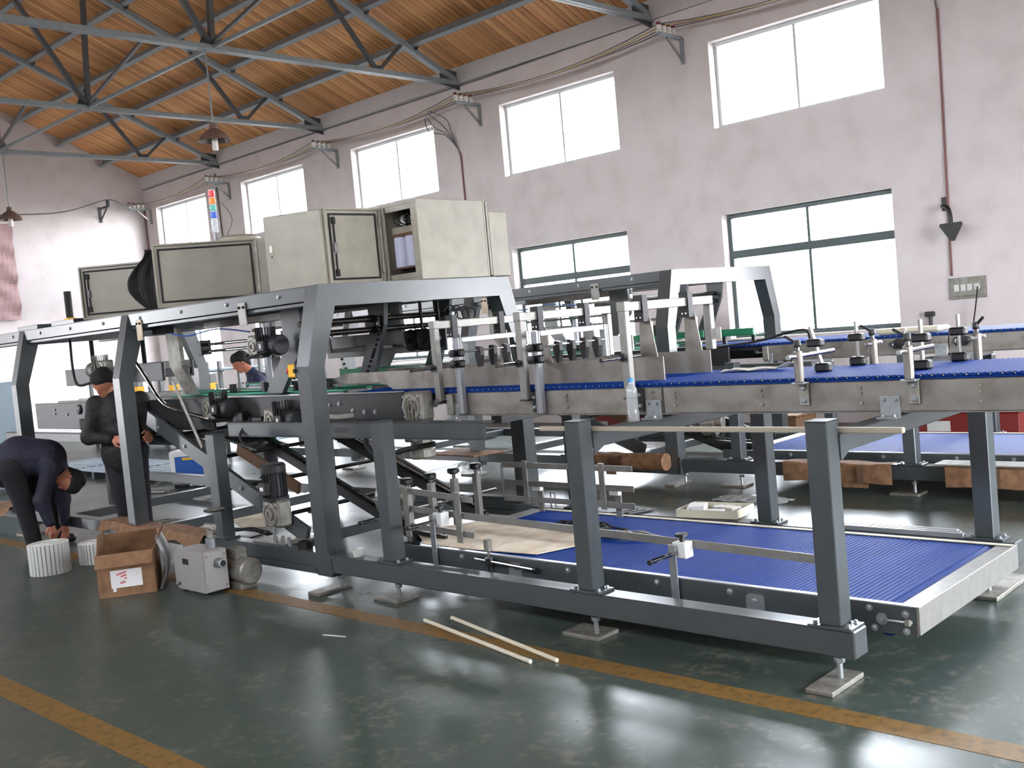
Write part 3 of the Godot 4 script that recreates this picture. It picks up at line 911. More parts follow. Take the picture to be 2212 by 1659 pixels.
func lower_conveyor() -> void:
	var t := thing("lower_belt_conveyor", "wide low conveyor with blue modular belt and silver end plate, near line", "conveyor", Vector3(-3.5, 0.15, -4.8))
	near_things.append(t)
	bx("side_plate", t, Vector3(-5.3, 0.18, -4.215), Vector3(-1.815, 0.305, -4.2), M.paint)
	bx("side_plate", t, Vector3(-5.3, 0.18, -5.43), Vector3(-1.815, 0.305, -5.415), M.paint)
	bx("edge_strip", t, Vector3(-5.0, 0.305, -4.235), Vector3(-1.815, 0.311, -4.205), M.profile)
	bx("edge_strip", t, Vector3(-5.0, 0.305, -5.43), Vector3(-1.815, 0.311, -5.40), M.ivory)
	bx("end_plate", t, Vector3(-1.815, 0.19, -5.43), Vector3(-1.80, 0.312, -4.2), M.alu)
	bx("end_ledge", t, Vector3(-1.895, 0.298, -5.40), Vector3(-1.815, 0.304, -4.235), M.alu)
	belt_run(t, -5.0, -1.95, 0.302, -5.40, -4.24, 0.025)
	for k in 5:
		var a := 0.3 + 0.28 * k
		bt("belt_row", t, Vector3(-1.95 + 0.075 * sin(a), 0.225 + 0.072 * cos(a), -4.82), Vector3(0.03, 0.012, 1.15), Basis(Vector3(0, 0, 1), -a), M.belt)
	cyl("end_roller", t, Vector3(-1.95, 0.225, -5.4), Vector3(-1.95, 0.225, -4.22), 0.062, M.belt, 20)
	bx("slide_bed", t, Vector3(-5.0, 0.26, -5.4), Vector3(-1.98, 0.282, -4.24), M.dark_steel)
	bx("start_lip", t, Vector3(-5.12, 0.29, -5.40), Vector3(-5.0, 0.308, -4.5), M.alu)
	# bolts and the belt tensioner
	for x in [-4.6, -3.75, -3.15, -2.72, -2.2, -1.86]:
		bolt(t, Vector3(x, 0.275, -4.2), Vector3(0, 0, 1), 0.012)
	for p in [Vector3(-1.86, 0.2, -4.2), Vector3(-2.0, 0.2, -4.2), Vector3(-2.02, 0.285, -4.2)]:
		bolt(t, p, Vector3(0, 0, 1), 0.011)
	lathe("tension_washer", t, Vector3(-1.965, 0.243, -4.2), [Vector2(0, 0), Vector2(0.026, 0), Vector2(0.026, 0.006), Vector2(0.014, 0.007), Vector2(0.012, 0.018), Vector2(0, 0.02)], M.zinc, Vector3(0, 0, 1), 14)
	cyl("tension_rod", t, Vector3(-1.94, 0.243, -4.19), Vector3(-1.83, 0.243, -4.19), 0.007, M.zinc)
	bx("tension_block", t, Vector3(-1.86, 0.229, -4.2), Vector3(-1.835, 0.257, -4.178), M.zinc_dull)
	for x in [-2.58, -4.15]:
		prism("mount_bracket", t, [Vector2(x - 0.05, 0.14), Vector2(x + 0.045, 0.14), Vector2(x + 0.045, 0.265), Vector2(x + 0.03, 0.28), Vector2(x - 0.035, 0.28), Vector2(x - 0.05, 0.265)], 2, -4.2, -4.19, M.zinc)
		bolt(t, Vector3(x, 0.25, -4.19), Vector3(0, 0, 1), 0.011)
	for x in [-2.6, -4.2]:
		bx("support_bar", t, Vector3(x - 0.04, 0.12, -5.70), Vector3(x + 0.04, 0.19, -4.07), M.paint)
	# end leg with white plate seen beyond the end
	levelling_foot(t, -2.0, -5.56, 0.2, 0.13, 0.5, 0.02, -0.12)

func clamp_bracket(t: Node3D, x: float, z: float, y := 1.695) -> void:
	# black plastic clamp that grips the bar: rounded plate with a slot and two bolts
	var poly := []
	for k in 12:
		var a := TAU * k / 12.0
		var c := Vector2(clamp(cos(a) * 2.0, -1, 1), clamp(sin(a) * 2.0, -1, 1))
		poly.append(Vector2(x, y - 0.02) + Vector2(c.x * 0.032, c.y * 0.075) )
	prism("clamp", t, poly, 2, z - 0.018, z + 0.03, M.black)
	lathe("clamp_bolt", t, Vector3(x + 0.014, y - 0.075, z + 0.03), [Vector2(0, 0), Vector2(0.007, 0), Vector2(0.007, 0.005), Vector2(0, 0.006)], M.chrome, Vector3(0, 0, 1), 8)
	lathe("clamp_bolt", t, Vector3(x - 0.012, y - 0.075, z + 0.03), [Vector2(0, 0), Vector2(0.007, 0), Vector2(0.007, 0.005), Vector2(0, 0.006)], M.chrome, Vector3(0, 0, 1), 8)

func guide_gantries() -> void:
	var xs := [-5.05, -4.28, -3.49]
	var words := ["beside the portal", "middle one", "by the bottle"]
	for i in 3:
		var x: float = xs[i]
		var t := thing("guide_gantry", "square aluminium tube gantry with two black clamps over the blue belt, " + words[i], "gantry", Vector3(x, 1.2, -4.95), "aluminium gantries on the upper conveyor")
		bx("near_post", t, Vector3(x - 0.025, 1.19, -4.575), Vector3(x + 0.025, 1.70, -4.53), M.alu)
		bx("post_cap", t, Vector3(x - 0.028, 1.665, -4.578), Vector3(x + 0.028, 1.722, -4.527), M.alu)
		bx("far_post", t, Vector3(x - 0.025, 1.39, -5.42), Vector3(x + 0.025, 1.665, -5.375), M.alu)
		bx("top_bar", t, Vector3(x - 0.02, 1.665, -5.425), Vector3(x + 0.02, 1.718, -4.578), M.alu)
		bx("foot_bracket", t, Vector3(x + 0.026, 1.11, -4.59), Vector3(x + 0.065, 1.235, -4.575), M.dark_steel)
		bx("foot_tab", t, Vector3(x - 0.03, 1.183, -4.6), Vector3(x + 0.03, 1.19, -4.525), M.dark_steel)
		for y in [1.14, 1.2]:
			bolt(t, Vector3(x + 0.045, y, -4.575), Vector3(0, 0, 1), 0.008)
		for z in [-4.72, -5.17]:
			clamp_bracket(t, x, z)
		# adjusting rod with a black grip, through the near post
		cyl("adjusting_rod", t, Vector3(x - 0.0, 1.415, -4.33), Vector3(x, 1.415, -4.73), 0.011, M.chrome)
		cyl("rod_tip", t, Vector3(x, 1.415, -4.318), Vector3(x, 1.415, -4.33), 0.012, M.black)
		lathe("grip_knob", t, Vector3(x, 1.415, -4.5), [Vector2(0, 0), Vector2(0.024, 0), Vector2(0.026, 0.006), Vector2(0.02, 0.02), Vector2(0, 0.022)], M.black, Vector3(0, 0, -1), 8)
	# two long stainless guide plates hung from the clamps on tapered hangers
	var defs := [[-4.745, -6.35, -3.385, "near", "nearer the front side panel"], [-5.195, -6.35, -3.368, "far", "along the back edge of the belt"]]
	for d in defs:
		var z: float = d[0]
		var t := thing("guide_plate", "long stainless guide plate hung over the blue belt, " + d[4], "guide plate", Vector3(-4.8, 1.265, z))
		var top := 1.397
		var lo := 1.266
		prism("plate", t, [Vector2(d[1], 1.32), Vector2(-5.9, 1.31), Vector2(-5.82, 1.30), Vector2(-5.75, lo), Vector2(d[2], lo), Vector2(d[2], top), Vector2(d[1], top)], 2, z - 0.004, z + 0.004, M.steel)
		for x in xs:
			prism("hanger", t, [Vector2(x - 0.05, top - 0.01), Vector2(x - 0.038, 1.62), Vector2(x + 0.034, 1.62), Vector2(x + 0.07, top - 0.01)], 2, z - 0.003, z + 0.003, M.steel)
			bx("hanger_flange", t, Vector3(x + 0.034, top + 0.02, z - 0.02), Vector3(x + 0.039, 1.60, z - 0.003), M.steel)
	bx("sensor_plate", near_child("guide_gantry_002"), Vector3(-3.60, 1.45, -4.585), Vector3(-3.46, 1.535, -4.577), M.white_plastic)
	bx("sensor_plate", near_child("guide_gantry_002"), Vector3(-3.52, 1.45, -5.43), Vector3(-3.43, 1.52, -5.422), M.white_plastic)
	# finger frames of slotted profile
	var fx := [-4.866, -4.181]
	var fw := ["next to the portal", "before the window gap"]
	for i in 2:
		var x: float = fx[i]
		var t := thing("finger_frame", "silver slotted-profile frame with a rod of black fingers, " + fw[i], "frame", Vector3(x, 1.1, -4.9), "finger frames on the upper conveyor")
		for z in [-4.575, -5.23]:
			var y0 := 1.105 if z > -5 else 1.27
			bx("profile_post", t, Vector3(x - 0.02, y0, z - 0.02), Vector3(x + 0.02, 1.60, z + 0.02), M.profile)
			for s in [-0.012, 0.012]:
				bx("groove_lip", t, Vector3(x + s - 0.005, y0 + 0.005, z + 0.02), Vector3(x + s + 0.005, 1.595, z + 0.023), M.profile)
				bx("groove_lip", t, Vector3(x + 0.02, y0 + 0.005, z + s - 0.005), Vector3(x + 0.023, 1.595, z + s + 0.005), M.profile)
		bx("profile_beam", t, Vector3(x - 0.02, 1.565, -5.208), Vector3(x + 0.02, 1.60, -4.597), M.profile)
		bx("groove_lip", t, Vector3(x + 0.02, 1.588, -5.2), Vector3(x + 0.023, 1.597, -4.6), M.profile)
		bx("groove_lip", t, Vector3(x + 0.02, 1.568, -5.2), Vector3(x + 0.023, 1.577, -4.6), M.profile)
		cyl("finger_rod", t, Vector3(x + 0.035, 1.505, -4.58), Vector3(x + 0.035, 1.505, -5.2), 0.007, M.chrome)
		for y in [1.5, 1.43]:
			bx("cross_clamp", t, Vector3(x - 0.03, y - 0.025, -4.6), Vector3(x + 0.045, y + 0.025, -4.545), M.black, 0.01)
			lathe("clamp_knob", t, Vector3(x - 0.005, y, -4.545), [Vector2(0, 0), Vector2(0.012, 0), Vector2(0.012, 0.012), Vector2(0.026, 0.014), Vector2(0.026, 0.03), Vector2(0, 0.034)], M.black, Vector3(0, 0, 1), 9)
		for k in 4:
			var z := -4.74 - 0.125 * k
			var fg := prism("finger", t, [Vector2(x + 0.012, 1.53), Vector2(x + 0.055, 1.52), Vector2(x + 0.055, 1.47), Vector2(x + 0.04, 1.40), Vector2(x + 0.018, 1.395), Vector2(x + 0.0, 1.47)], 2, z - 0.016, z + 0.016, M.black)
			bolt(fg, Vector3(x + 0.045, 1.507, z + 0.016), Vector3(0, 0, 1), 0.006, M.chrome)
	# side guide stands with levers and their block holders
	var st := [[-2.464, -4.56, 1.0, -4.93, "near left-hand"], [-1.925, -4.56, 1.0, -4.84, "near right-hand"], [-2.46, -5.38, -1.0, -5.30, "far left"], [-1.915, -5.38, -1.0, -5.28, "far right"]]
	var sw := ["on the front panel, left of the angle bracket", "on the front panel above the angle bracket", "on the back edge, against the tall window", "on the back edge, under the socket board"]
	for i in 4:
		var a: Array = st[i]
		var x: float = a[0]; var z: float = a[1]; var sg: float = a[2]
		var t := thing("guide_stand", "round stainless stand with black lever, " + sw[i], "stand", Vector3(x, 1.13, z), "guide stands on the upper conveyor")
		cyl("column", t, Vector3(x, 1.245, z), Vector3(x, 1.395, z), 0.022, M.steel, 18)
		cyl("neck", t, Vector3(x, 1.395, z), Vector3(x, 1.42, z), 0.012, M.chrome)
		lathe("lever_hub", t, Vector3(x, 1.415, z), [Vector2(0, 0), Vector2(0.016, 0), Vector2(0.018, 0.01), Vector2(0.016, 0.035), Vector2(0, 0.04)], M.black, Vector3.UP, 12)
		bar("lever", t, Vector3(x, 1.435, z), Vector3(x + (-0.055 if i != 3 else 0.045), 1.475, z + 0.02), 0.013, 0.013, M.black)
		bx("flange", t, Vector3(x - 0.035, 1.237, z - 0.03), Vector3(x + 0.035, 1.245, z + 0.03), M.zinc)
		bx("mount_plate", t, Vector3(x - 0.02, 1.13, z - 0.025 * sg - 0.005), Vector3(x + 0.03, 1.24, z - 0.025 * sg + 0.005), M.zinc_dull)
		for y in [1.155, 1.215]:
			bolt(t, Vector3(x + 0.005, y, z - 0.025 * sg + 0.005 * sg), Vector3(0, 0, sg), 0.01)
		cyl("cross_rod", t, Vector3(x + 0.0, 1.372, z + 0.09 * sg), Vector3(x, 1.372, a[3]), 0.011, M.chrome)
		cyl("rod_tip", t, Vector3(x, 1.372, z + 0.102 * sg), Vector3(x, 1.372, z + 0.09 * sg), 0.012, M.zinc)
		var hx: float = x - 0.06 if i != 0 else x - 0.07
		var zt: float = a[3]
		var lean: float = 0.06 if i == 0 else 0.0
		var u := thing("block_holder", "flat steel bar with two black clamp blocks, " + ["leaning over behind the front stand", "upright behind the stand above the angle bracket", "against the tall window", "under the socket board"][i], "holder", Vector3(hx, 1.262, zt), "block holders on the blue belt")
		bar("bar", u, Vector3(hx + 0.01, 1.27, zt), Vector3(hx + 0.01 - lean, 1.50, zt), 0.028, 0.012, M.alu, Vector3(1, 0, 0))
		bx("lower_block", u, Vector3(hx - 0.032, 1.263, zt - 0.03), Vector3(hx + 0.05, 1.31, zt + 0.03), M.black, 0.01)
		bx("upper_block", u, Vector3(hx - 0.032 - lean * 0.6, 1.395, zt - 0.028), Vector3(hx + 0.05 - lean * 0.6, 1.435, zt + 0.028), M.black, 0.008)

func near_child(n: String) -> Node3D:
	return get_node(n) as Node3D

# ------------------------------------------------------------------ drives, inclines and columns of the near line
func gearmotor(called: String, label: String, at: Vector3, s: float, motor_dir: Vector3, face: Vector3, dark: bool, group := "") -> Node3D:
	# worm gearbox (housing with a ringed flange on its face) and a finned motor leaving it in motor_dir
	var t := thing(called, label, "gear motor", at, group)
	var body: Material = M.cast
	var side := face.cross(motor_dir).normalized()
	var b := Basis(motor_dir, side, face).orthonormalized()
	bt("gearbox", t, at, Vector3(s * 1.05, s * 1.1, s * 0.62), b, body, s * 0.09)
	for sx in [-0.36, 0.36]:
		for sy in [-0.4, 0.4]:
			lathe("cover_screw", t, at + b * Vector3(s * sx, s * sy, s * 0.31), [Vector2(0, 0), Vector2(s * 0.05, 0), Vector2(s * 0.05, s * 0.03), Vector2(0, s * 0.035)], M.zinc, face, 8)
	lathe("output_flange", t, at + face * s * 0.31, [Vector2(0, 0), Vector2(s * 0.46, 0), Vector2(s * 0.46, s * 0.05), Vector2(s * 0.36, s * 0.06), Vector2(s * 0.34, s * 0.02), Vector2(s * 0.24, s * 0.02), Vector2(s * 0.22, s * 0.1), Vector2(s * 0.13, s * 0.1), Vector2(s * 0.12, s * 0.03), Vector2(0, s * 0.03)], body, face, 20)
	for k in 8:
		var a := TAU * k / 8.0
		lathe("flange_lobe", t, at + face * s * 0.33 + (b.x * cos(a) + b.y * sin(a)) * s * 0.42, [Vector2(0, 0), Vector2(s * 0.065, 0), Vector2(s * 0.065, s * 0.04), Vector2(0, s * 0.042)], body, face, 8)
	var mm: Material = M.motor_dark if dark else M.cast
	lathe("motor_flange", t, at + motor_dir * s * 0.52, [Vector2(0, 0), Vector2(s * 0.5, 0), Vector2(s * 0.5, s * 0.1), Vector2(s * 0.4, s * 0.14), Vector2(0, s * 0.14)], mm, motor_dir, 20)
	var m := lathe("motor", t, at + motor_dir * s * 0.64, [Vector2(0, 0), Vector2(s * 0.4, 0), Vector2(s * 0.4, s * 0.9), Vector2(0, s * 0.9)], mm, motor_dir, 20)
	var st := begin()
	var mb := axis_basis(motor_dir)
	for k in 20:
		var a := TAU * k / 20.0
		var rad := mb.x * cos(a) + mb.z * sin(a)
		st_box(st, Transform3D(Basis(rad, motor_dir, rad.cross(motor_dir)), rad * s * 0.42 + motor_dir * s * 0.45), Vector3(s * 0.1, s * 0.86, s * 0.025), 0.0)
	put("cooling_fins", m, finish(st), mm, at + motor_dir * s * 0.64)
	lathe("fan_cover", t, at + motor_dir * s * 1.52, [Vector2(0, 0), Vector2(s * 0.46, 0), Vector2(s * 0.48, s * 0.06), Vector2(s * 0.48, s * 0.3), Vector2(s * 0.42, s * 0.38), Vector2(0, s * 0.4)], mm, motor_dir, 20)
	bt("terminal_box", t, at + motor_dir * s * 1.0 + b.z * s * 0.48, Vector3(s * 0.5, s * 0.5, s * 0.22), b, mm, s * 0.03)
	bt("rating_plate", t, at + motor_dir * s * 1.0 + b.z * s * 0.595, Vector3(s * 0.14, s * 0.22, 0.002), b, M.label_white, 0.0)
	return t

func chain_run(called: String, parent: Node3D, pts: Array, w := 0.018) -> void:
	# roller chain: link plates and rollers along the path, one part
	var st := begin()
	var path := smooth_path(pts, 5)
	var step := 0.025
	for i in path.size() - 1:
		var a: Vector3 = path[i]; var b: Vector3 = path[i + 1]
		var n: int = max(1, int(a.distance_to(b) / step))
		var d := (b - a).normalized()
		var bs := axis_basis(d)
		for k in n:
			var p := a.lerp(b, (k + 0.5) / n)
			st_box(st, Transform3D(bs, p), Vector3(w, step * 0.72, w * 0.8), 0.002)
	stuff(put(called, parent, finish(st), M.chain, Vector3.ZERO))

func line_machinery() -> void:
	# --- transfer conveyor between the portals
	var t := thing("transfer_conveyor", "dark grey transfer conveyor with green belt strips between the near portals", "conveyor", Vector3(-8.4, 1.0, -5.0))
	near_things.append(t)
	for z in [-4.45, -5.55]:
		for x in [[-11.4, -9.35], [-9.33, -7.75], [-7.73, -5.3]]:
			bx("side_panel", t, Vector3(x[0], 1.0 if x[0] < -8 else 1.07, z - 0.012), Vector3(x[1], 1.27, z + 0.012), M.dark_steel)
	bx("top_strip", t, Vector3(-7.7, 1.27, -4.46), Vector3(-5.3, 1.277, -4.42), M.profile)
	for p in [Vector2(-6.2, 1.19), Vector2(-6.12, 1.19), Vector2(-6.0, 1.2), Vector2(-5.85, 1.15), Vector2(-5.72, 1.14), Vector2(-5.6, 1.14), Vector2(-5.95, 1.12), Vector2(-6.35, 1.12), Vector2(-6.42, 1.12), Vector2(-6.3, 1.17), Vector2(-9.6, 1.2), Vector2(-10.6, 1.15), Vector2(-10.9, 1.2), Vector2(-10.9, 1.16)]:
		bolt(t, Vector3(p.x, p.y, -4.438), Vector3(0, 0, 1), 0.012)
	for p in [Vector2(-6.25, 1.2), Vector2(-10.3, 1.2)]:
		lathe("bearing", t, Vector3(p.x, p.y, -4.438), [Vector2(0, 0), Vector2(0.05, 0), Vector2(0.05, 0.012), Vector2(0.032, 0.02), Vector2(0, 0.024)], M.black, Vector3(0, 0, 1), 16)
	for k in 4:
		var z := -4.62 - 0.22 * k
		bx("green_belt_strip", t, Vector3(-8.7, 1.278, z - 0.03), Vector3(-6.15, 1.29, z + 0.03), M.green_light)
		bx("belt_rail", t, Vector3(-11.2, 1.24, z - 0.02), Vector3(-6.15, 1.276, z + 0.02), M.alu)
	for x in [-6.9, -6.6, -6.4]:
		cyl("roller", t, Vector3(x, 1.24, -5.5), Vector3(x, 1.24, -4.48), 0.02, M.zinc)
	for x in [-10.9, -9.2, -7.9, -6.2]:
		bx("cross_bar", t, Vector3(x - 0.025, 1.05, -5.53), Vector3(x + 0.025, 1.1, -4.47), M.paint)
	# green guards on top
	bx("green_guard", t, Vector3(-7.25, 1.33, -5.42), Vector3(-6.2, 1.40, -5.40), M.green)
	bx("guard_rail", t, Vector3(-8.1, 1.33, -5.0), Vector3(-6.2, 1.342, -4.985), M.green_light)
	bx("guard_rail", t, Vector3(-8.2, 1.31, -4.75), Vector3(-5.9, 1.322, -4.735), M.chrome)
	bx("guard_rail", t, Vector3(-8.0, 1.35, -4.9), Vector3(-6.3, 1.36, -4.89), M.chrome)
	for x in [-7.9, -7.4, -6.95, -6.5]:
		bx("rail_clamp", t, Vector3(x - 0.02, 1.278, -4.77), Vector3(x + 0.02, 1.36, -4.72), M.black)
	for k in 3:
		tube("cable_run", t, [Vector3(-9.0, 1.04 - 0.02 * k, -4.40), Vector3(-8.0, 0.98 - 0.015 * k, -4.38), Vector3(-7.2, 1.02 - 0.02 * k, -4.39), Vector3(-6.2, 1.0, -4.38)], 0.009, M.rubber)
	for p in [[-8.55, 1.02], [-7.25, 1.1], [-6.98, 1.06], [-10.1, 1.05]]:
		bx("junction_box", t, Vector3(p[0] - 0.07, p[1] - 0.05, -4.43), Vector3(p[0] + 0.07, p[1] + 0.06, -4.36), M.black, 0.008)
	for k in 5:
		var x := -8.2 + 0.33 * k
		cyl("air_cylinder", t, Vector3(x, 1.30, -5.1), Vector3(x + 0.24, 1.30, -5.1), 0.022, M.profile)
		bx("cylinder_head", t, Vector3(x + 0.24, 1.275, -5.125), Vector3(x + 0.28, 1.325, -5.075), M.black)
	for k in 6:
		bx("support_tab", t, Vector3(-8.3 + 0.36 * k, 1.29, -4.83), Vector3(-8.27 + 0.36 * k, 1.37, -4.81), M.alu)
	bar("deflector", t, Vector3(-8.5, 0.98, -4.42), Vector3(-7.6, 0.80, -4.42), 0.02, 0.12, M.paint)
	bar("deflector", t, Vector3(-7.5, 0.95, -4.5), Vector3(-7.0, 0.86, -4.5), 0.3, 0.02, M.black)
	# --- under-beam with slot
	var u := thing("drive_beam", "grey channel beam with a slotted hole carrying the drive gearbox, near line", "beam", Vector3(-5.8, 1.0, -4.25))
	near_things.append(u)
	bx("web", u, Vector3(-7.2, 0.99, -4.26), Vector3(-4.35, 1.085, -4.24), M.paint)
	bx("flange", u, Vector3(-7.2, 1.085, -4.34), Vector3(-4.35, 1.092, -4.24), M.paint)
	bx("flange", u, Vector3(-7.2, 0.983, -4.34), Vector3(-4.35, 0.99, -4.24), M.paint)
	prism("slot", u, [Vector2(-5.82, 1.02), Vector2(-5.68, 1.02), Vector2(-5.66, 1.04), Vector2(-5.68, 1.06), Vector2(-5.82, 1.06), Vector2(-5.84, 1.04)], 2, -4.2402, -4.238, M.black)
	bx("tray", u, Vector3(-6.02, 1.12, -4.3), Vector3(-5.66, 1.155, -4.2), M.alu)
	# --- drives
	gearmotor("gear_motor", "grey worm gearbox with silver motor hanging down beside the upper conveyor start", Vector3(-5.22, 1.17, -4.5), 0.185, Vector3.DOWN, Vector3(0, 0, 1), false)
	gearmotor("gear_motor", "worm gearbox with black motor on the transfer conveyor, farther from the near portal", Vector3(-7.62, 1.19, -4.37), 0.16, Vector3.RIGHT, Vector3(0, 0, 1), true)
	gearmotor("gear_motor", "worm gearbox with black motor on the transfer conveyor, beside the near portal leg", Vector3(-6.72, 1.10, -4.37), 0.16, Vector3.RIGHT, Vector3(0, 0, 1), true)
	gearmotor("gear_motor", "worm gearbox with black motor hung under the cabinet rail", Vector3(-6.80, 1.66, -4.34), 0.16, Vector3.RIGHT, Vector3(0, 0, 1), true)
	gearmotor("gear_motor", "worm gearbox with upright black motor at the foot of the incline", Vector3(-6.44, 0.45, -4.12), 0.19, Vector3.UP, Vector3(0, 0, 1), true)
	gearmotor("gear_motor", "worm gearbox hung above the standing worker's shoulder, behind the far portal post", Vector3(-9.75, 1.58, -4.5), 0.16, Vector3.LEFT, Vector3(0, 0, 1), false)
	# --- inclined chain conveyor falling to the right
	var ic := thing("incline_conveyor", "dark inclined chain conveyor falling from the transfer level to the near base frame", "conveyor", Vector3(-7.3, 0.25, -4.9))
	near_things.append(ic)
	for z in [-4.2, -5.65]:
		bar("side_beam", ic, Vector3(-8.4, 1.14, z), Vector3(-6.2, 0.28, z), 0.035, 0.13, M.paint)
	for z in [-4.6, -5.25]:
		bar("chain_guide", ic, Vector3(-7.75, 1.06, z), Vector3(-5.45, 0.24, z), 0.05, 0.08, M.dark_steel)
		bar("wear_strip", ic, Vector3(-7.7, 1.11, z), Vector3(-5.45, 0.29, z), 0.03, 0.018, M.chrome)
		chain_run("chain", ic, [Vector3(-7.8, 1.15, z + 0.05), Vector3(-6.6, 0.725, z + 0.05), Vector3(-5.4, 0.30, z + 0.05)], 0.03)
	bar("wooden_strip", ic, Vector3(-7.35, 0.86, -4.4), Vector3(-6.55, 0.57, -4.4), 0.03, 0.09, M.card_dark)
	for k in 4:
		var x := -7.9 + 0.5 * k
		var y := 1.0 - 0.19 * k
		cyl("cross_shaft", ic, Vector3(x, y, -5.63), Vector3(x, y, -4.22), 0.016, M.chain)
	for k in 5:
		var x := -8.2 + 0.4 * k
		bolt(ic, Vector3(x, 1.06 - 0.39 * (x + 8.2), -4.182), Vector3(0, 0, 1), 0.013)
	bx("foot_plate", ic, Vector3(-6.62, 0.25, -4.3), Vector3(-6.2, 0.262, -4.0), M.zinc_dull)
	lathe("reel_drum", ic, Vector3(-5.72, 0.52, -4.55), [Vector2(0, 0), Vector2(0.13, 0), Vector2(0.135, 0.012), Vector2(0.135, 0.13), Vector2(0.13, 0.14), Vector2(0.075, 0.14), Vector2(0.075, 0.2), Vector2(0.05, 0.205), Vector2(0, 0.205)], M.steel, Vector3(1, 0, -0.25), 28)
	for k in 3:
		var y0 := 0.36 - 0.05 * k
		bar("low_chain_guide", ic, Vector3(-5.6, y0, -4.4 - 0.12 * k), Vector3(-4.95, y0 - 0.04, -4.4 - 0.12 * k), 0.03, 0.03, M.dark_steel)
		chain_run("chain", ic, [Vector3(-5.6, y0 + 0.03, -4.4 - 0.12 * k), Vector3(-5.25, y0 + 0.012, -4.4 - 0.12 * k), Vector3(-4.95, y0 - 0.01, -4.4 - 0.12 * k)], 0.02)
	# --- hanging column plates with shafts and chains
	var h := thing("carriage_columns", "dark kinked column plates with shafts and chains hung from the near frame", "machine part", Vector3(-6.9, 1.28, -5.0))
	near_things.append(h)
	var k1 := [Vector2(-6.74, 1.93), Vector2(-6.50, 1.93), Vector2(-6.48, 1.66), Vector2(-6.83, 1.285), Vector2(-7.05, 1.285), Vector2(-6.74, 1.62)]
	prism("column_plate", h, k1, 2, -4.56, -4.52, M.paint)
	prism("column_plate", h, k1, 2, -5.53, -5.49, M.paint)
	var k2 := [Vector2(-8.56, 1.93), Vector2(-8.35, 1.93), Vector2(-8.33, 1.56), Vector2(-8.14, 1.30), Vector2(-8.31, 1.30), Vector2(-8.54, 1.56)]
	prism("column_plate", h, k2, 2, -4.56, -4.52, M.zinc_dull)
	prism("column_plate", h, k2, 2, -5.53, -5.49, M.paint)
	var k3 := [Vector2(-6.31, 1.93), Vector2(-6.10, 1.93), Vector2(-6.13, 1.74), Vector2(-6.34, 1.285), Vector2(-6.52, 1.285), Vector2(-6.30, 1.72)]
	prism("column_plate", h, k3, 2, -5.06, -5.02, M.paint)
	prism("column_plate", h, k3, 2, -5.73, -5.70, M.paint)
	for y in [1.79, 1.71]:
		cyl("shaft", h, Vector3(-6.2, y, -4.3), Vector3(-6.2, y, -5.72), 0.022, M.chain)
	lathe("sprocket", h, Vector3(-6.2, 1.75, -4.98), [Vector2(0, 0), Vector2(0.07, 0), Vector2(0.075, 0.01), Vector2(0.07, 0.03), Vector2(0.04, 0.035), Vector2(0, 0.035)], M.chain, Vector3(0, 0, 1), 18)
	chain_run("chain", h, [Vector3(-6.13, 1.80, -4.97), Vector3(-6.15, 1.65, -4.97), Vector3(-6.28, 1.45, -4.97), Vector3(-6.38, 1.3, -4.97)], 0.022)
	chain_run("chain", h, [Vector3(-6.45, 1.72, -4.48), Vector3(-6.5, 1.55, -4.48), Vector3(-6.62, 1.35, -4.48)], 0.022)
	chain_run("chain", h, [Vector3(-7.4, 1.74, -5.45), Vector3(-7.3, 1.55, -5.45), Vector3(-7.2, 1.36, -5.45)], 0.022)
	for y in [1.72, 1.66]:
		cyl("long_shaft", h, Vector3(-8.3, y, -4.75), Vector3(-6.75, y, -4.75), 0.013, M.chrome)
	for x in [-8.1, -7.75, -7.2]:
		bx("hang_strip", h, Vector3(x - 0.015, 1.55, -5.3), Vector3(x + 0.015, 1.93, -5.285), M.paint)
	for y in [1.55, 1.80]:
		bx("cross_rail", h, Vector3(-8.4, y, -5.32), Vector3(-6.4, y + 0.03, -5.30), M.zinc_dull)
	for k in 4:
		bx("valve_block", h, Vector3(-8.25 + 0.06 * k, 1.84, -4.32), Vector3(-8.2 + 0.06 * k, 1.90, -4.24), M.black)
	tube("air_line", h, [Vector3(-8.1, 1.86, -4.28), Vector3(-7.8, 1.80, -4.3), Vector3(-7.4, 1.83, -4.35), Vector3(-7.0, 1.78, -4.4)], 0.006, M.blue_paint)
	bx("shaft_block", h, Vector3(-8.36, 1.63, -4.8), Vector3(-8.28, 1.76, -4.7), M.black)
	bx("shaft_block", h, Vector3(-6.98, 1.62, -4.82), Vector3(-6.84, 1.77, -4.66), M.black)
	bx("upper_bar", h, Vector3(-8.0, 1.85, -4.62), Vector3(-6.5, 1.91, -4.58), M.alu)
	bx("upper_bar", h, Vector3(-7.3, 1.76, -5.0), Vector3(-6.6, 1.80, -4.95), M.alu)
	bx("light_post", h, Vector3(-7.56, 1.30, -4.9), Vector3(-7.51, 1.86, -4.86), M.profile)
	# chain-wheel carriage seen through the portal
	var cw := thing("chain_wheel_carriage", "dark plate carriage with two pairs of chain wheels inside the near portal", "machine part", Vector3(-6.4, 1.5, -5.5))
	bx("back_plate", cw, Vector3(-7.4, 1.50, -5.42), Vector3(-5.86, 1.68, -5.40), M.paint)
	for x in [-6.12, -5.95]:
		for z in [-5.36, -5.28]:
			lathe("chain_wheel", cw, Vector3(x, 1.60, z), [Vector2(0, 0), Vector2(0.082, 0), Vector2(0.088, 0.008), Vector2(0.082, 0.03), Vector2(0.05, 0.034), Vector2(0, 0.034)], M.chain, Vector3(0, 0, 1), 22)
		cyl("axle", cw, Vector3(x, 1.60, -5.41), Vector3(x, 1.60, -5.22), 0.02, M.chain)
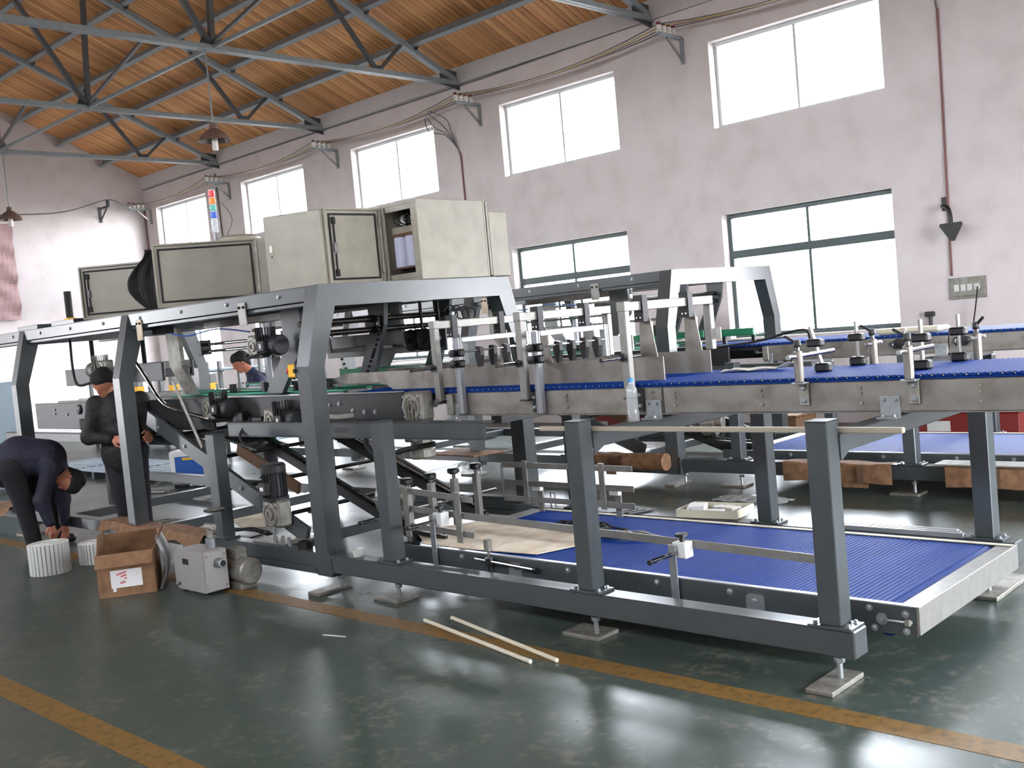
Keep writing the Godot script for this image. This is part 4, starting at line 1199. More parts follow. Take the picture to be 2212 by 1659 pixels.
	for x in [-6.15, -5.95]:
		bx("hanger", cw, Vector3(x - 0.012, 1.66, -5.43), Vector3(x + 0.012, 1.93, -5.41), M.chain)
	# flexible hoses and the slanting rod at the worker
	var ho := tube("chrome_hose", self, [Vector3(-8.72, 1.65, -4.28), Vector3(-8.55, 1.5, -4.28), Vector3(-8.45, 1.4, -4.28), Vector3(-8.28, 1.25, -4.29), Vector3(-8.0, 1.18, -4.3), Vector3(-7.6, 1.11, -4.32)], 0.017, M.chrome)
	tag(ho, "shiny metal flexible hose curving down beside the standing worker", "hose")
	var gh := tube("green_hose", self, [Vector3(-8.75, 1.5, -4.7), Vector3(-8.6, 1.38, -4.7), Vector3(-8.4, 1.31, -4.7), Vector3(-8.1, 1.305, -4.72)], 0.014, M.green_light)
	tag(gh, "green air hose drooping onto the transfer conveyor", "hose")
	var rd := bar("slanting_flat_bar", self, Vector3(-7.86, 1.45, -4.17), Vector3(-7.5, 0.9, -4.17), 0.008, 0.035, M.zinc_dull, Vector3(1, 0, 0))
	tag(rd, "grey flat bar leaning across the inclined conveyor", "bar")
	cable("motor_cable", "black motor cable looping under the drive gearbox", [Vector3(-5.0, 0.93, -4.42), Vector3(-5.2, 0.9, -4.36), Vector3(-5.42, 0.86, -4.3), Vector3(-5.52, 0.92, -4.28), Vector3(-5.55, 0.99, -4.3)], 0.018, M.rubber)
	cable("motor_cable", "black cable looping from the gearbox beside the portal leg", [Vector3(-6.95, 1.12, -4.3), Vector3(-7.0, 1.0, -4.22), Vector3(-6.9, 0.93, -4.2), Vector3(-6.75, 0.94, -4.22)], 0.012, M.rubber)
	cable("motor_cable", "black cable from the motor under the cabinet rail", [Vector3(-6.6, 1.62, -4.28), Vector3(-6.75, 1.58, -4.2), Vector3(-6.9, 1.6, -4.3), Vector3(-7.05, 1.65, -4.45)], 0.011, M.rubber)
	cable("motor_cable", "black cable hanging from the rail to the drive by the worker", [Vector3(-10.02, 1.9, -4.3), Vector3(-10.03, 1.6, -4.3), Vector3(-9.95, 1.45, -4.3), Vector3(-9.8, 1.47, -4.38)], 0.013, M.rubber)
	var loop := []
	for k in 26:
		var a := k * 0.9
		loop.append(Vector3(-5.86 + 0.02 * sin(k * 1.7), 1.86 - 0.06 + 0.05 * sin(a) - 0.0015 * k, -5.45 - 0.01 * k + 0.05 * cos(a)))
	cable("cable_bundle", "tangle of black leads under the near portal beam", loop, 0.006, M.rubber)
	# carriage beam above the worker
	var cb := thing("carriage_beam", "dark carriage beam slung under the rails behind the standing worker", "beam", Vector3(-9.8, 1.45, -4.8))
	bx("beam_plate", cb, Vector3(-11.0, 1.43, -4.66), Vector3(-8.9, 1.6, -4.63), M.dark_steel)
	bx("beam_plate", cb, Vector3(-11.0, 1.43, -5.4), Vector3(-9.7, 1.6, -5.37), M.dark_steel)
	for x in [-10.9, -10.2, -9.75]:
		bx("cross_bar", cb, Vector3(x - 0.03, 1.45, -5.37), Vector3(x + 0.03, 1.52, -4.66), M.paint)
		cyl("lift_rod", cb, Vector3(x, 1.6, -4.9), Vector3(x, 2.0, -4.9), 0.022, M.rubber)
	# two black lift columns standing above the rail
	for i in 2:
		var x: float = [-10.55, -9.72][i]
		var t2 := thing("lift_column", ["black lift column rising above the rail, farther from the cabinets", "black lift column rising above the rail, beside the open cabinet door"][i], "column", Vector3(x, 2.03, -4.55), "lift columns")
		var base := bx("base_plate", t2, Vector3(x - 0.28, 2.03, -4.75), Vector3(x + 0.22, 2.075, -4.13), M.paint)
		bx("yellow_collar", t2, Vector3(x - 0.045, 2.075, -4.6), Vector3(x + 0.045, 2.13, -4.51), M.yellow)
		cyl("column", t2, Vector3(x, 2.13, -4.555), Vector3(x, 2.40 if i == 0 else 2.47, -4.555), 0.036, M.rubber, 16)

func cable(called: String, label: String, pts: Array, r: float, m: Material) -> void:
	tag(tube(called, self, pts, r, m), label, "cable")

# ------------------------------------------------------------------ control cabinets on the near line
func open_door(t: Node3D, hinge: Vector3, free: Vector3, y0: float, y1: float, locked := true) -> void:
	# door leaf between hinge line and free edge; its inner side (with gasket and lock rods) is to the right of hinge->free seen from above
	var d := free - hinge
	d.y = 0
	var L := d.length()
	var x := d.normalized()
	var nrm := Vector3.UP.cross(x).normalized()
	if nrm.dot(Vector3(0.75, 0, 0.65)) < 0:
		nrm = -nrm
	var b := Basis(x, Vector3.UP, x.cross(Vector3.UP)).orthonormalized()
	var zs: float = 1.0 if b.z.dot(nrm) > 0 else -1.0
	var mid := (hinge + free) * 0.5
	mid.y = (y0 + y1) * 0.5
	var H := y1 - y0
	bt("door_leaf", t, mid, Vector3(L, H, 0.018), b, M.cabinet, 0.004)
	var at := func(u: float, v: float, o: float) -> Vector3: return mid + b.x * u + Vector3.UP * v + nrm * o
	# folded rim, gasket frame and inner pan
	for s in [-1, 1]:
		bt("door_rim", t, at.call(0, s * (H / 2 - 0.008), 0.018), Vector3(L, 0.016, 0.02), b, M.cabinet)
		bt("door_rim", t, at.call(s * (L / 2 - 0.008), 0, 0.018), Vector3(0.016, H - 0.032, 0.02), b, M.cabinet)
		bt("gasket", t, at.call(0, s * (H / 2 - 0.045), 0.013), Vector3(L - 0.08, 0.014, 0.012), b, M.gasket)
		bt("gasket", t, at.call(s * (L / 2 - 0.045), 0, 0.013), Vector3(0.014, H - 0.08, 0.012), b, M.gasket)
	bt("inner_pan", t, at.call(0, 0, 0.0105), Vector3(L - 0.11, H - 0.11, 0.003), b, M.cabinet, 0.0)
	if locked:
		var u := L / 2 - 0.075
		bt("lock_case", t, at.call(u, -0.01, 0.02), Vector3(0.03, 0.07, 0.02), b, M.chrome)
		cyl("lock_rod", t, at.call(u, 0.03, 0.02), at.call(u, H / 2 - 0.07, 0.02), 0.006, M.gasket)
		cyl("lock_rod", t, at.call(u, -0.05, 0.02), at.call(u, -H / 2 + 0.07, 0.02), 0.006, M.gasket)
		for s in [-1, 1]:
			bt("rod_guide", t, at.call(u, s * (H / 2 - 0.09), 0.02), Vector3(0.03, 0.05, 0.02), b, M.gasket)
	for s in [-0.3, 0.3]:
		bt("hinge", t, at.call(-L / 2 + 0.012, s * H, 0.022), Vector3(0.024, 0.07, 0.022), b, M.zinc_dull)

func cabinet_box(t: Node3D, a: Vector3, b: Vector3, open_front: bool) -> void:
	var lo := Vector3(min(a.x, b.x), min(a.y, b.y), min(a.z, b.z))
	var hi := Vector3(max(a.x, b.x), max(a.y, b.y), max(a.z, b.z))
	if not open_front:
		bx("body", t, lo, hi, M.cabinet, 0.006)
		return
	var k := 0.02
	bx("back_panel", t, lo, Vector3(hi.x, hi.y, lo.z + k), M.cabinet)
	bx("side_panel", t, Vector3(lo.x, lo.y, lo.z + k), Vector3(lo.x + k, hi.y, hi.z), M.cabinet)
	bx("side_panel", t, Vector3(hi.x - k, lo.y, lo.z + k), hi, M.cabinet)
	bx("top_panel", t, Vector3(lo.x + k, hi.y - k, lo.z + k), Vector3(hi.x - k, hi.y, hi.z), M.cabinet)
	bx("bottom_panel", t, Vector3(lo.x + k, lo.y, lo.z + k), Vector3(hi.x - k, lo.y + k, hi.z), M.cabinet)
	# front flange round the opening
	bx("front_flange", t, Vector3(lo.x + k, lo.y + k, hi.z - 0.012), Vector3(lo.x + 0.045, hi.y - k, hi.z), M.cabinet)
	bx("front_flange", t, Vector3(hi.x - 0.07, lo.y + k, hi.z - 0.012), Vector3(hi.x - k, hi.y - k, hi.z), M.cabinet)
	bx("front_flange", t, Vector3(lo.x + 0.06, hi.y - 0.06, hi.z - 0.012), Vector3(hi.x - 0.06, hi.y - k, hi.z), M.cabinet)
	bx("front_flange", t, Vector3(lo.x + 0.06, lo.y + k, hi.z - 0.012), Vector3(hi.x - 0.06, lo.y + 0.06, hi.z), M.cabinet)

func cabinets() -> void:
	var y0 := 2.035
	# deck plates that carry the cabinets across the rails
	var dk := thing("cabinet_deck", "grey deck sheet across the near rails under the beige cabinets", "deck", Vector3(-7.5, 2.03, -5.0))
	bx("sheet", dk, Vector3(-9.6, 2.03, -5.8), Vector3(-5.66, 2.036, -4.12), M.paint)
	y0 = 2.037
	# open cabinet with transformer
	var a := thing("control_cabinet", "beige control cabinet standing open with two white transformer coils inside", "cabinet", Vector3(-5.85, y0, -5.37))
	cabinet_box(a, Vector3(-6.05, y0, -5.72), Vector3(-5.635, 2.62, -5.02), true)
	bx("door_edge", a, Vector3(-6.05, y0 + 0.01, -5.745), Vector3(-5.63, 2.612, -5.725), M.cabinet)
	open_door(a, Vector3(-6.055, 0, -5.01), Vector3(-6.075, 0, -4.51), y0 + 0.01, 2.605)
	bx("mounting_plate", a, Vector3(-6.02, y0 + 0.04, -5.6), Vector3(-5.66, 2.58, -5.59), M.zinc)
	bx("shelf", a, Vector3(-6.0, 2.135, -5.5), Vector3(-5.70, 2.145, -5.045), M.card_dark)
	bx("shelf", a, Vector3(-6.0, 2.40, -5.5), Vector3(-5.70, 2.45, -5.08), M.cabinet)
	for x in [-5.925, -5.805]:
		lathe("transformer_coil", a, Vector3(x, 2.15, -5.11), [Vector2(0, 0), Vector2(0.06, 0), Vector2(0.062, 0.008), Vector2(0.062, 0.215), Vector2(0.056, 0.225), Vector2(0.03, 0.225), Vector2(0, 0.224)], M.lilac, Vector3.UP, 24)
	bx("coil_yoke", a, Vector3(-5.98, 2.376, -5.16), Vector3(-5.75, 2.398, -5.06), M.card_dark)
	bx("contactor", a, Vector3(-6.02, 2.22, -5.2), Vector3(-5.99, 2.38, -5.12), M.black)
	for k in 5:
		var x := -5.97 + 0.058 * k
		bx("breaker", a, Vector3(x - 0.03, 2.46, -5.25), Vector3(x + 0.015, 2.55, -5.17), M.white_plastic if k % 2 == 0 else M.black)
		tube("wire", a, [Vector3(x, 2.47, -5.17), Vector3(x + 0.02, 2.465, -5.12), Vector3(x, 2.50, -5.08), Vector3(x + 0.03, 2.545, -5.1)], 0.005, M.rubber)
	tube("wire", a, [Vector3(-5.98, 2.25, -5.12), Vector3(-5.985, 2.18, -5.1), Vector3(-5.96, 2.13, -5.12), Vector3(-5.93, 2.145, -5.14)], 0.006, M.rubber)
	# cabinet behind it
	var c5 := thing("control_cabinet", "lower pale beige cabinet directly behind the open transformer cabinet", "cabinet", Vector3(-5.9, y0, -5.85))
	cabinet_box(c5, Vector3(-6.1, y0, -5.96), Vector3(-5.64, 2.54, -5.755), false)
	bx("door_seam", c5, Vector3(-6.08, 2.05, -5.967), Vector3(-5.66, 2.53, -5.96), M.cabinet)
	# closed cabinet with lock plate
	var c3 := thing("control_cabinet", "closed beige cabinet with a narrow lock plate on its front", "cabinet", Vector3(-6.3, y0, -4.55))
	var ang := atan2(0.18, 0.46)
	var b3 := Basis(Vector3.UP, ang)
	var front := Vector3(-6.30, 0, -4.41)
	var back := front + b3 * Vector3(0, 0, -0.17)
	bt("body", c3, Vector3(back.x, (y0 + 2.60) / 2, back.z), Vector3(0.49, 2.60 - y0, 0.34), b3, M.cabinet, 0.006)
	bt("door_leaf", c3, Vector3(front.x, (y0 + 2.60) / 2, front.z) + b3 * Vector3(0, 0, 0.011), Vector3(0.488, 0.552, 0.02), b3, M.cabinet, 0.005)
	var lp := Vector3(front.x, 2.32, front.z) + b3 * Vector3(-0.19, 0, 0.021)
	bt("lock_plate", c3, lp, Vector3(0.028, 0.13, 0.008), b3, M.cabinet)
	bt("lock_handle", c3, lp + b3 * Vector3(0, 0.035, 0.008), Vector3(0.02, 0.05, 0.012), b3, M.white_plastic)
	lathe("keyhole", c3, lp + b3 * Vector3(0, -0.02, 0.004), [Vector2(0, 0), Vector2(0.006, 0), Vector2(0.006, 0.003), Vector2(0, 0.003)], M.gasket, b3 * Vector3(0, 0, 1), 10)
	# wide cabinet with its door swung out
	var c2 := thing("control_cabinet", "wide beige cabinet with its large door swung out, under the signal tower", "cabinet", Vector3(-7.83, y0, -5.0))
	cabinet_box(c2, Vector3(-8.26, y0, -5.3), Vector3(-7.44, 2.56, -4.83), true)
	open_door(c2, Vector3(-7.425, 0, -4.81), Vector3(-7.85, 0, -4.11), y0 + 0.005, 2.555, false)
	bx("mounting_plate", c2, Vector3(-8.2, y0 + 0.04, -5.24), Vector3(-7.5, 2.5, -5.23), M.zinc)
	lathe("top_cover", c2, Vector3(-7.98, 2.56, -5.0), [Vector2(0, 0), Vector2(0.2, 0), Vector2(0.19, 0.06), Vector2(0.14, 0.085), Vector2(0, 0.09)], M.cabinet, Vector3.UP, 20)
	for k in 6:
		bx("breaker", c2, Vector3(-8.1 + 0.09 * k, 2.3, -5.23), Vector3(-8.03 + 0.09 * k, 2.4, -5.15), M.black)
	# farthest cabinet
	var c1 := thing("control_cabinet", "beige cabinet farthest along the rail, its swung-out door half hidden by black cloth", "cabinet", Vector3(-9.0, y0, -4.9))
	cabinet_box(c1, Vector3(-9.42, y0, -5.2), Vector3(-8.6, 2.52, -4.7), true)
	open_door(c1, Vector3(-8.59, 0, -4.68), Vector3(-9.22, 0, -4.11), y0 + 0.005, 2.515)
	# black cloth over the door edge
	var cf := func(u: float, v: float) -> Vector3:
		var wob := 0.02 * sin(u * 11.0 + v * 4.0) + 0.012 * sin(u * 23.0)
		var left: float = lerp(0.03, 0.36, clamp(sin(clamp(v * 1.08, 0.0, 1.0) * PI) * 0.95 + 0.15 * (1.0 - v), 0.0, 1.0))
		return Vector3(-left * (1.0 - u), v * 0.47, wob + 0.05 * (1.0 - u))
	tag(sheet("black_cloth", self, Vector3(-7.87, 2.05, -4.13), 14, 18, cf, Vector3(0, 0, 0.006), M.cloth_black), "black cloth hanging in folds beside the swung-out cabinet door", "cloth")
	# signal tower
	var s := thing("signal_tower", "signal tower light with red, amber, green, blue and clear tiers", "signal light", Vector3(-8.21, 2.56, -4.92))
	cyl("pole", s, Vector3(-8.21, 2.56, -4.92), Vector3(-8.21, 2.72, -4.92), 0.026, M.chrome)
	var tiers := ["lens_clear", "lens_clear", "lens_blue", "lens_green", "lens_amber", "lens_red"]
	for k in 6:
		var y := 2.70 + 0.063 * k
		lathe("lens_tier", s, Vector3(-8.21, y, -4.92), [Vector2(0, 0), Vector2(0.027, 0), Vector2(0.03, 0.006), Vector2(0.03, 0.05), Vector2(0.027, 0.055), Vector2(0, 0.055)], M[tiers[k]], Vector3.UP, 18)
		lathe("collar", s, Vector3(-8.21, y + 0.055, -4.92), [Vector2(0, 0), Vector2(0.028, 0), Vector2(0.028, 0.008), Vector2(0, 0.008)], M.white_plastic, Vector3.UP, 18)
	var tc := tube("tower_cable", self, [Vector3(-8.18, 2.98, -4.96), Vector3(-8.12, 2.9, -5.0), Vector3(-8.08, 2.8, -5.02), Vector3(-8.12, 2.7, -5.0), Vector3(-8.17, 2.62, -4.97)], 0.004, M.wire_grey)
	tag(tc, "thin lead curling beside the signal tower", "cable")

# ------------------------------------------------------------------ the second, identical line nearer the window wall
func far_line() -> void:
	var off := Vector3(0, 0, -4.05)
	for t in near_things:
		var l: String = String(t.get_meta("label")).replace("near line", "line by the windows").replace("near blue conveyor", "blue conveyor by the windows").replace("near portals", "window-side portals").replace("near portal leg", "window-side portal leg").replace("near base frame", "window-side base frame").replace("near frame", "window-side frame")
		dup(t, off, l)
	# cardboard wrapped round the front beams
	card_wrap(Vector3(-4.5, 0.265, -8.0), 0.96, "brown cardboard wrapped round the window-side base beam, with a torn flap below")
	card_wrap(Vector3(-3.12, 0.265, -8.0), 1.2, "brown cardboard wrapped round the window-side base beam, under a grey lid")
	card_wrap(Vector3(-6.75, 0.29, -7.98), 0.55, "brown cardboard wrap hanging over the window-side base rail")
	var tb := cyl("cardboard_tube", self, Vector3(-6.2, 0.22, -7.93), Vector3(-5.72, 0.23, -7.93), 0.085, M.card)
	tag(tb, "brown cardboard tube on the window-side base rail against the portal foot", "tube")
	var lid := bx("grey_lid", self, Vector3(-3.2, 0.272, -8.12), Vector3(-2.1, 0.284, -7.9), M.zinc_dull)
	tag(lid, "thin grey sheet lying on the cardboard-wrapped beam by the windows", "sheet")
	var cs := prism("cardboard_piece", self, [Vector2(-8.9, -7.75), Vector2(-8.1, -7.7), Vector2(-8.0, -8.1), Vector2(-8.8, -8.2)], 1, 0.256, 0.27, M.card)
	tag(cs, "brown cardboard piece on the window-side rail beyond the near portal post", "cardboard")

func card_wrap(at: Vector3, L: float, label: String) -> void:
	var t := thing("cardboard_wrap", label, "cardboard", at)
	var f := func(u: float, v: float) -> Vector3:
		var x := u * L
		var k := v * 4.0
		var p: Vector2
		if k < 1.0:
			p = Vector2(-0.07 + 0.14 * k, 0.0)
		elif k < 1.25:
			p = Vector2(0.07 + 0.012 * (k - 1.0) * 4, -0.01 * (k - 1.0) * 4)
		else:
			p = Vector2(0.082 + 0.008 * sin(u * 9.0), -0.01 - 0.145 * (k - 1.25) / 2.75)
		p.y += 0.006 * sin(u * 13.0 + v * 5.0)
		return Vector3(x, p.y, p.x)
	sheet("sheet", t, at, 16, 12, f, Vector3(0, 0.002, 0.002), M.card)
	for k in 2:
		bx("tape", t, at + Vector3(L * (0.3 + 0.4 * k), -0.15, 0.093), at + Vector3(L * (0.3 + 0.4 * k) + 0.05, -0.012, 0.0945), M.card_dark, 0.0)
	bx("flap", t, at + Vector3(L * 0.55, -0.2, 0.06), at + Vector3(L * 0.78, -0.14, 0.066), M.card)

# ------------------------------------------------------------------ things lying and standing about
func floor_things() -> void:
	# pale bar lying across the cross tubes behind the front posts
	tag(bx("pale_bar", self, Vector3(-3.75, 1.068, -4.095), Vector3(-1.76, 1.092, -4.065), flat(Color(0.64, 0.60, 0.53), 0.5)), "long pale plastic bar lying behind the tops of the front posts", "bar")
	var b := thing("water_bottle", "clear empty water bottle with a blue cap standing under the steel conveyor", "bottle", Vector3(-3.41, 1.067, -4.46))
	var prof := [Vector2(0, 0), Vector2(0.028, 0), Vector2(0.033, 0.006), Vector2(0.033, 0.06)]
	for k in 5:
		prof.append(Vector2(0.0305, 0.066 + 0.018 * k))
		prof.append(Vector2(0.033, 0.075 + 0.018 * k))
	prof.append_array([Vector2(0.032, 0.165), Vector2(0.027, 0.185), Vector2(0.016, 0.205), Vector2(0.013, 0.21), Vector2(0.013, 0.222)])
	lathe("bottle", b, Vector3(-3.41, 1.067, -4.46), prof, M.bottle, Vector3.UP, 20, true)
	lathe("cap", b, Vector3(-3.41, 1.283, -4.46), [Vector2(0, 0), Vector2(0.0155, 0), Vector2(0.0165, 0.003), Vector2(0.0165, 0.018), Vector2(0.014, 0.021), Vector2(0, 0.021)], M.cap_blue, Vector3.UP, 16)
	cable("sensor_lead", "black sensor lead arching over the blue belt to the leaning block holder", [Vector3(-3.30, 1.41, -5.19), Vector3(-3.16, 1.42, -5.15), Vector3(-3.0, 1.435, -5.15), Vector3(-2.85, 1.465, -5.14), Vector3(-2.74, 1.48, -5.1), Vector3(-2.66, 1.475, -5.04), Vector3(-2.60, 1.43, -4.955)], 0.007, M.rubber)
	# crumpled paper on the upper belt
	var pf := func(u: float, v: float) -> Vector3:
		return Vector3(u * 0.42, 0.006 + 0.012 * abs(sin(u * 7.0 + v * 5.0)) + (0.03 * max(0.0, u - 0.8) * 5.0), -v * 0.16)
	tag(sheet("crumpled_paper", self, Vector3(-3.25, 1.264, -5.1), 14, 6, pf, Vector3(0, 0.001, 0), M.paper), "crumpled pale paper lying on the blue belt behind the guide plates", "paper")
	# near-side ladder of aluminium guide rails over the lower belt
	var g := thing("guide_rail_ladder", "aluminium guide rail ladder along the front edge of the low blue belt", "guide rail", Vector3(-4.0, 0.3, -4.3))
	bar("rail", g, Vector3(-5.25, 0.64, -4.3), Vector3(-4.57, 0.605, -4.3), 0.008, 0.04, M.alu)
	bar("rail", g, Vector3(-5.25, 0.52, -4.3), Vector3(-4.66, 0.503, -4.3), 0.008, 0.04, M.alu)
	bar("rail", g, Vector3(-4.7, 0.505, -4.295), Vector3(-2.15, 0.455, -4.265), 0.008, 0.042, M.alu)
	bar("rail", g, Vector3(-5.2, 0.405, -4.3), Vector3(-4.58, 0.385, -4.3), 0.008, 0.04, M.alu)
	for x in [-5.18, -4.69]:
		bx("upright", g, Vector3(x - 0.025, 0.335, -4.29), Vector3(x + 0.025, 0.65, -4.275), M.alu)
		for y in [0.385, 0.505, 0.625]:
			bolt(g, Vector3(x + 0.035, y, -4.29), Vector3(1, 0, 0.3), 0.006, M.chrome)
	guide_support(g, -4.83, 0.50)
	guide_support(g, -3.03, 0.46)
	guide_support(g, -5.3, 0.5)
	# rear ladder
	var r := thing("guide_rail_ladder", "aluminium guide rail ladder along the back edge of the low blue belt", "guide rail", Vector3(-4.6, 0.3, -5.3))
	for y in [0.645, 0.515, 0.40]:
		bx("rail", r, Vector3(-5.29, y - 0.02, -5.304), Vector3(-4.1, y + 0.02, -5.296), M.alu)
	for x in [-5.05, -4.35]:
		bx("upright", r, Vector3(x - 0.022, 0.37, -5.295), Vector3(x + 0.022, 0.68, -5.28), M.alu)
		bx("block", r, Vector3(x + 0.03, 0.46, -5.35), Vector3(x + 0.11, 0.52, -5.31), M.white_plastic)
		bx("stand", r, Vector3(x + 0.05, 0.31, -5.36), Vector3(x + 0.1, 0.46, -5.345), M.alu)
	cyl("end_rod", r, Vector3(-5.29, 0.40, -5.3), Vector3(-5.29, 0.645, -5.3), 0.009, M.chrome)
	# row of knobbed posts
	for i in 4:
		var z := -4.50 - 0.22 * i
		var p := thing("knobbed_post", "square aluminium post with a black knob, %s from the front base beam" % ["first", "second", "third", "fourth"][i], "post", Vector3(-5.42, 0.3, z), "knobbed posts by the portal foot")
		bx("post", p, Vector3(-5.445, 0.24, z - 0.022), Vector3(-5.395, 0.60, z + 0.022), M.alu)
		cyl("stem", p, Vector3(-5.42, 0.60, z), Vector3(-5.42, 0.635, z), 0.014, M.chrome)
		lathe("knob", p, Vector3(-5.42, 0.63, z), [Vector2(0, 0), Vector2(0.025, 0), Vector2(0.045, 0.012), Vector2(0.045, 0.035), Vector2(0.036, 0.045), Vector2(0, 0.047)], M.black, Vector3.UP, 14)
		cyl("side_pin", p, Vector3(-5.42, 0.45, z), Vector3(-5.42, 0.45, z - 0.19), 0.008, M.chrome)
		bx("foot", p, Vector3(-5.46, 0.19, z - 0.04), Vector3(-5.38, 0.24, z + 0.04), M.paint)
	# sheet of pale cardboard on the low belt, creased into panels
	var cs := thing("cardboard_sheet", "large pale creased cardboard sheet lying on the low blue belt", "cardboard", Vector3(-4.6, 0.31, -4.6))
	var rows := [[[-5.36, -4.46], [-4.98, -4.24]], [[-5.22, -4.72], [-4.6, -4.28]], [[-5.1, -4.98], [-4.2, -4.3]]]
	prism("panel", cs, [Vector2(-5.38, -4.5), Vector2(-4.98, -4.245), Vector2(-4.78, -4.25), Vector2(-5.12, -4.99)], 1, 0.309, 0.314, M.card_pale)
	prism("panel", cs, [Vector2(-4.772, -4.25), Vector2(-4.42, -4.27), Vector2(-4.66, -4.98), Vector2(-5.112, -4.99)], 1, 0.3085, 0.3135, M.card_pale)
	prism("panel", cs, [Vector2(-4.412, -4.27), Vector2(-4.08, -4.31), Vector2(-3.98, -4.62), Vector2(-4.25, -4.95), Vector2(-4.652, -4.98)], 1, 0.309, 0.314, M.card_pale)
	coil("cable_coil", "coiled black cable lying on the pale cardboard sheet", Vector3(-4.25, 0.318, -4.92), 0.14, 5, 0.008, M.rubber)
	coil("cable_coil", "coiled grey cable beside the post on the low blue belt", Vector3(-3.86, 0.312, -4.86), 0.11, 6, 0.006, M.zinc_dull)
	# parts tray on the rear beam
	var tr := thing("parts_tray", "cream plastic parts tray with small cartons on the rear beam", "tray", Vector3(-3.87, 0.252, -5.87))
	var tb := Basis(Vector3.UP, 0.12)
	var tc := Vector3(-3.87, 0.252, -5.87)
	bt("floor", tr, tc + Vector3(0, 0.004, 0), Vector3(0.42, 0.008, 0.27), tb, M.ivory)
	for s in [-1, 1]:
		bt("wall", tr, tc + tb * Vector3(0, 0.027, s * 0.138), Vector3(0.44, 0.054, 0.008), tb, M.ivory)
		bt("wall", tr, tc + tb * Vector3(s * 0.216, 0.027, 0), Vector3(0.008, 0.054, 0.268), tb, M.ivory)
	var cw := ["small white carton marked 5 in the parts tray", "small white carton lying in the middle of the parts tray", "thin pinkish carton leaning in the parts tray", "small loose white packet in the parts tray"]
	var cd := [[Vector3(-0.12, 0.04, 0.02), Vector3(0.12, 0.05, 0.16), 0.3], [Vector3(0.03, 0.028, 0.07), Vector3(0.13, 0.035, 0.07), 0.1], [Vector3(0.1, 0.04, -0.03), Vector3(0.13, 0.02, 0.09), -0.4], [Vector3(-0.0, 0.03, -0.07), Vector3(0.08, 0.03, 0.06), 0.7]]
	for i in 4:
		var o := bt("small_carton", self, tc + tb * cd[i][0], cd[i][1], tb * Basis(Vector3.UP, cd[i][2]), M.label_white if i != 2 else M.paper)
		tag(o, cw[i], "carton")
	var five := TextMesh.new()
	five.text = "5"
	five.font_size = 16
	five.pixel_size = 0.0022
	five.depth = 0.001
	var fo := put("print", get_node("small_carton"), five, M.green, tc + tb * (cd[0][0] + Vector3(-0.02, 0, 0.0815)), tb * Basis(Vector3.UP, 0.3))
	fo.position = Vector3(-0.03, 0.0, 0.0805)
	fo.basis = Basis()
	# silver profile lengths and dark strips left on the rear beam
	for i in 3:
		var z := -5.72 - 0.04 * i
		var o := bx("profile_length", self, Vector3(-2.98 + 0.05 * i, 0.251, z - 0.015), Vector3(-2.17 - 0.03 * i, 0.281, z + 0.015), M.profile)
		tag(o, "silver slotted profile lying on the rear beam of the near frame", "profile", "profile lengths on the rear beam")
	for i in 3:
		var o := bt("dark_strip", self, Vector3(-4.55 + 0.07 * i, 0.256, -5.76), Vector3(0.03, 0.01, 0.2), Basis(Vector3.UP, -0.5), M.dark_steel)
		tag(o, "short dark steel strip lying on the rear beam", "strip", "dark strips on the rear beam")
	var ph := thing("photo_sensor", "small sensor on an open loop bracket at the back of the low belt", "sensor", Vector3(-4.95, 0.3, -5.45))
	bx("bracket_side", ph, Vector3(-4.975, 0.31, -5.455), Vector3(-4.968, 0.42, -5.445), M.alu)
	bx("bracket_side", ph, Vector3(-4.932, 0.31, -5.455), Vector3(-4.925, 0.42, -5.445), M.alu)
	bx("bracket_top", ph, Vector3(-4.975, 0.42, -5.455), Vector3(-4.925, 0.427, -5.445), M.alu)
	cyl("sensor_barrel", ph, Vector3(-5.12, 0.37, -5.45), Vector3(-4.86, 0.37, -5.45), 0.012, M.black)
	cyl("sensor_face", ph, Vector3(-4.955, 0.37, -5.45), Vector3(-4.94, 0.37, -5.45), 0.018, M.red)
	# sensor on a rod before the low conveyor
	var ps := thing("photo_sensor", "sensor on a short rod beside the low conveyor, before the cardboard sheet", "sensor", Vector3(-4.15, 0.2, -4.17))
	cyl("rod", ps, Vector3(-4.45, 0.285, -4.165), Vector3(-3.98, 0.265, -4.165), 0.012, M.chrome)
	cyl("rod_tip", ps, Vector3(-3.98, 0.265, -4.165), Vector3(-3.955, 0.264, -4.165), 0.016, M.black)
	lathe("clamp", ps, Vector3(-4.33, 0.25, -4.165), [Vector2(0, 0), Vector2(0.026, 0), Vector2(0.026, 0.05), Vector2(0, 0.052)], M.black, Vector3.UP, 12)
	cyl("stem", ps, Vector3(-4.33, 0.2, -4.165), Vector3(-4.33, 0.36, -4.165), 0.008, M.chrome)
	bx("head", ps, Vector3(-4.35, 0.34, -4.185), Vector3(-4.31, 0.41, -4.145), M.cast)
	# two thin pale rods on the floor
	tag(cyl("thin_rod", self, Vector3(-4.505, 0.011, -3.776), Vector3(-3.453, 0.011, -3.536), 0.011, M.ivory), "thin pale rod on the floor, touching the yellow line at both sides", "rod")
	tag(cyl("thin_rod", self, Vector3(-4.391, 0.011, -3.884), Vector3(-3.349, 0.011, -3.613), 0.011, M.ivory), "thin pale rod on the floor, the one closer to the base beam", "rod")
	var scrap := bar("plastic_strip", self, Vector3(-4.86, 0.003, -3.32), Vector3(-4.7, 0.003, -3.36), 0.008, 0.004, M.label_white)
	tag(scrap, "tiny white strip of scrap on the open floor", "scrap")
	# white rolls
	belt_roll("belt_roll", "roll of ribbed white plastic belt standing in front of the worker", Vector3(-8.5, 0, -3.28), 0.15, 0.245)
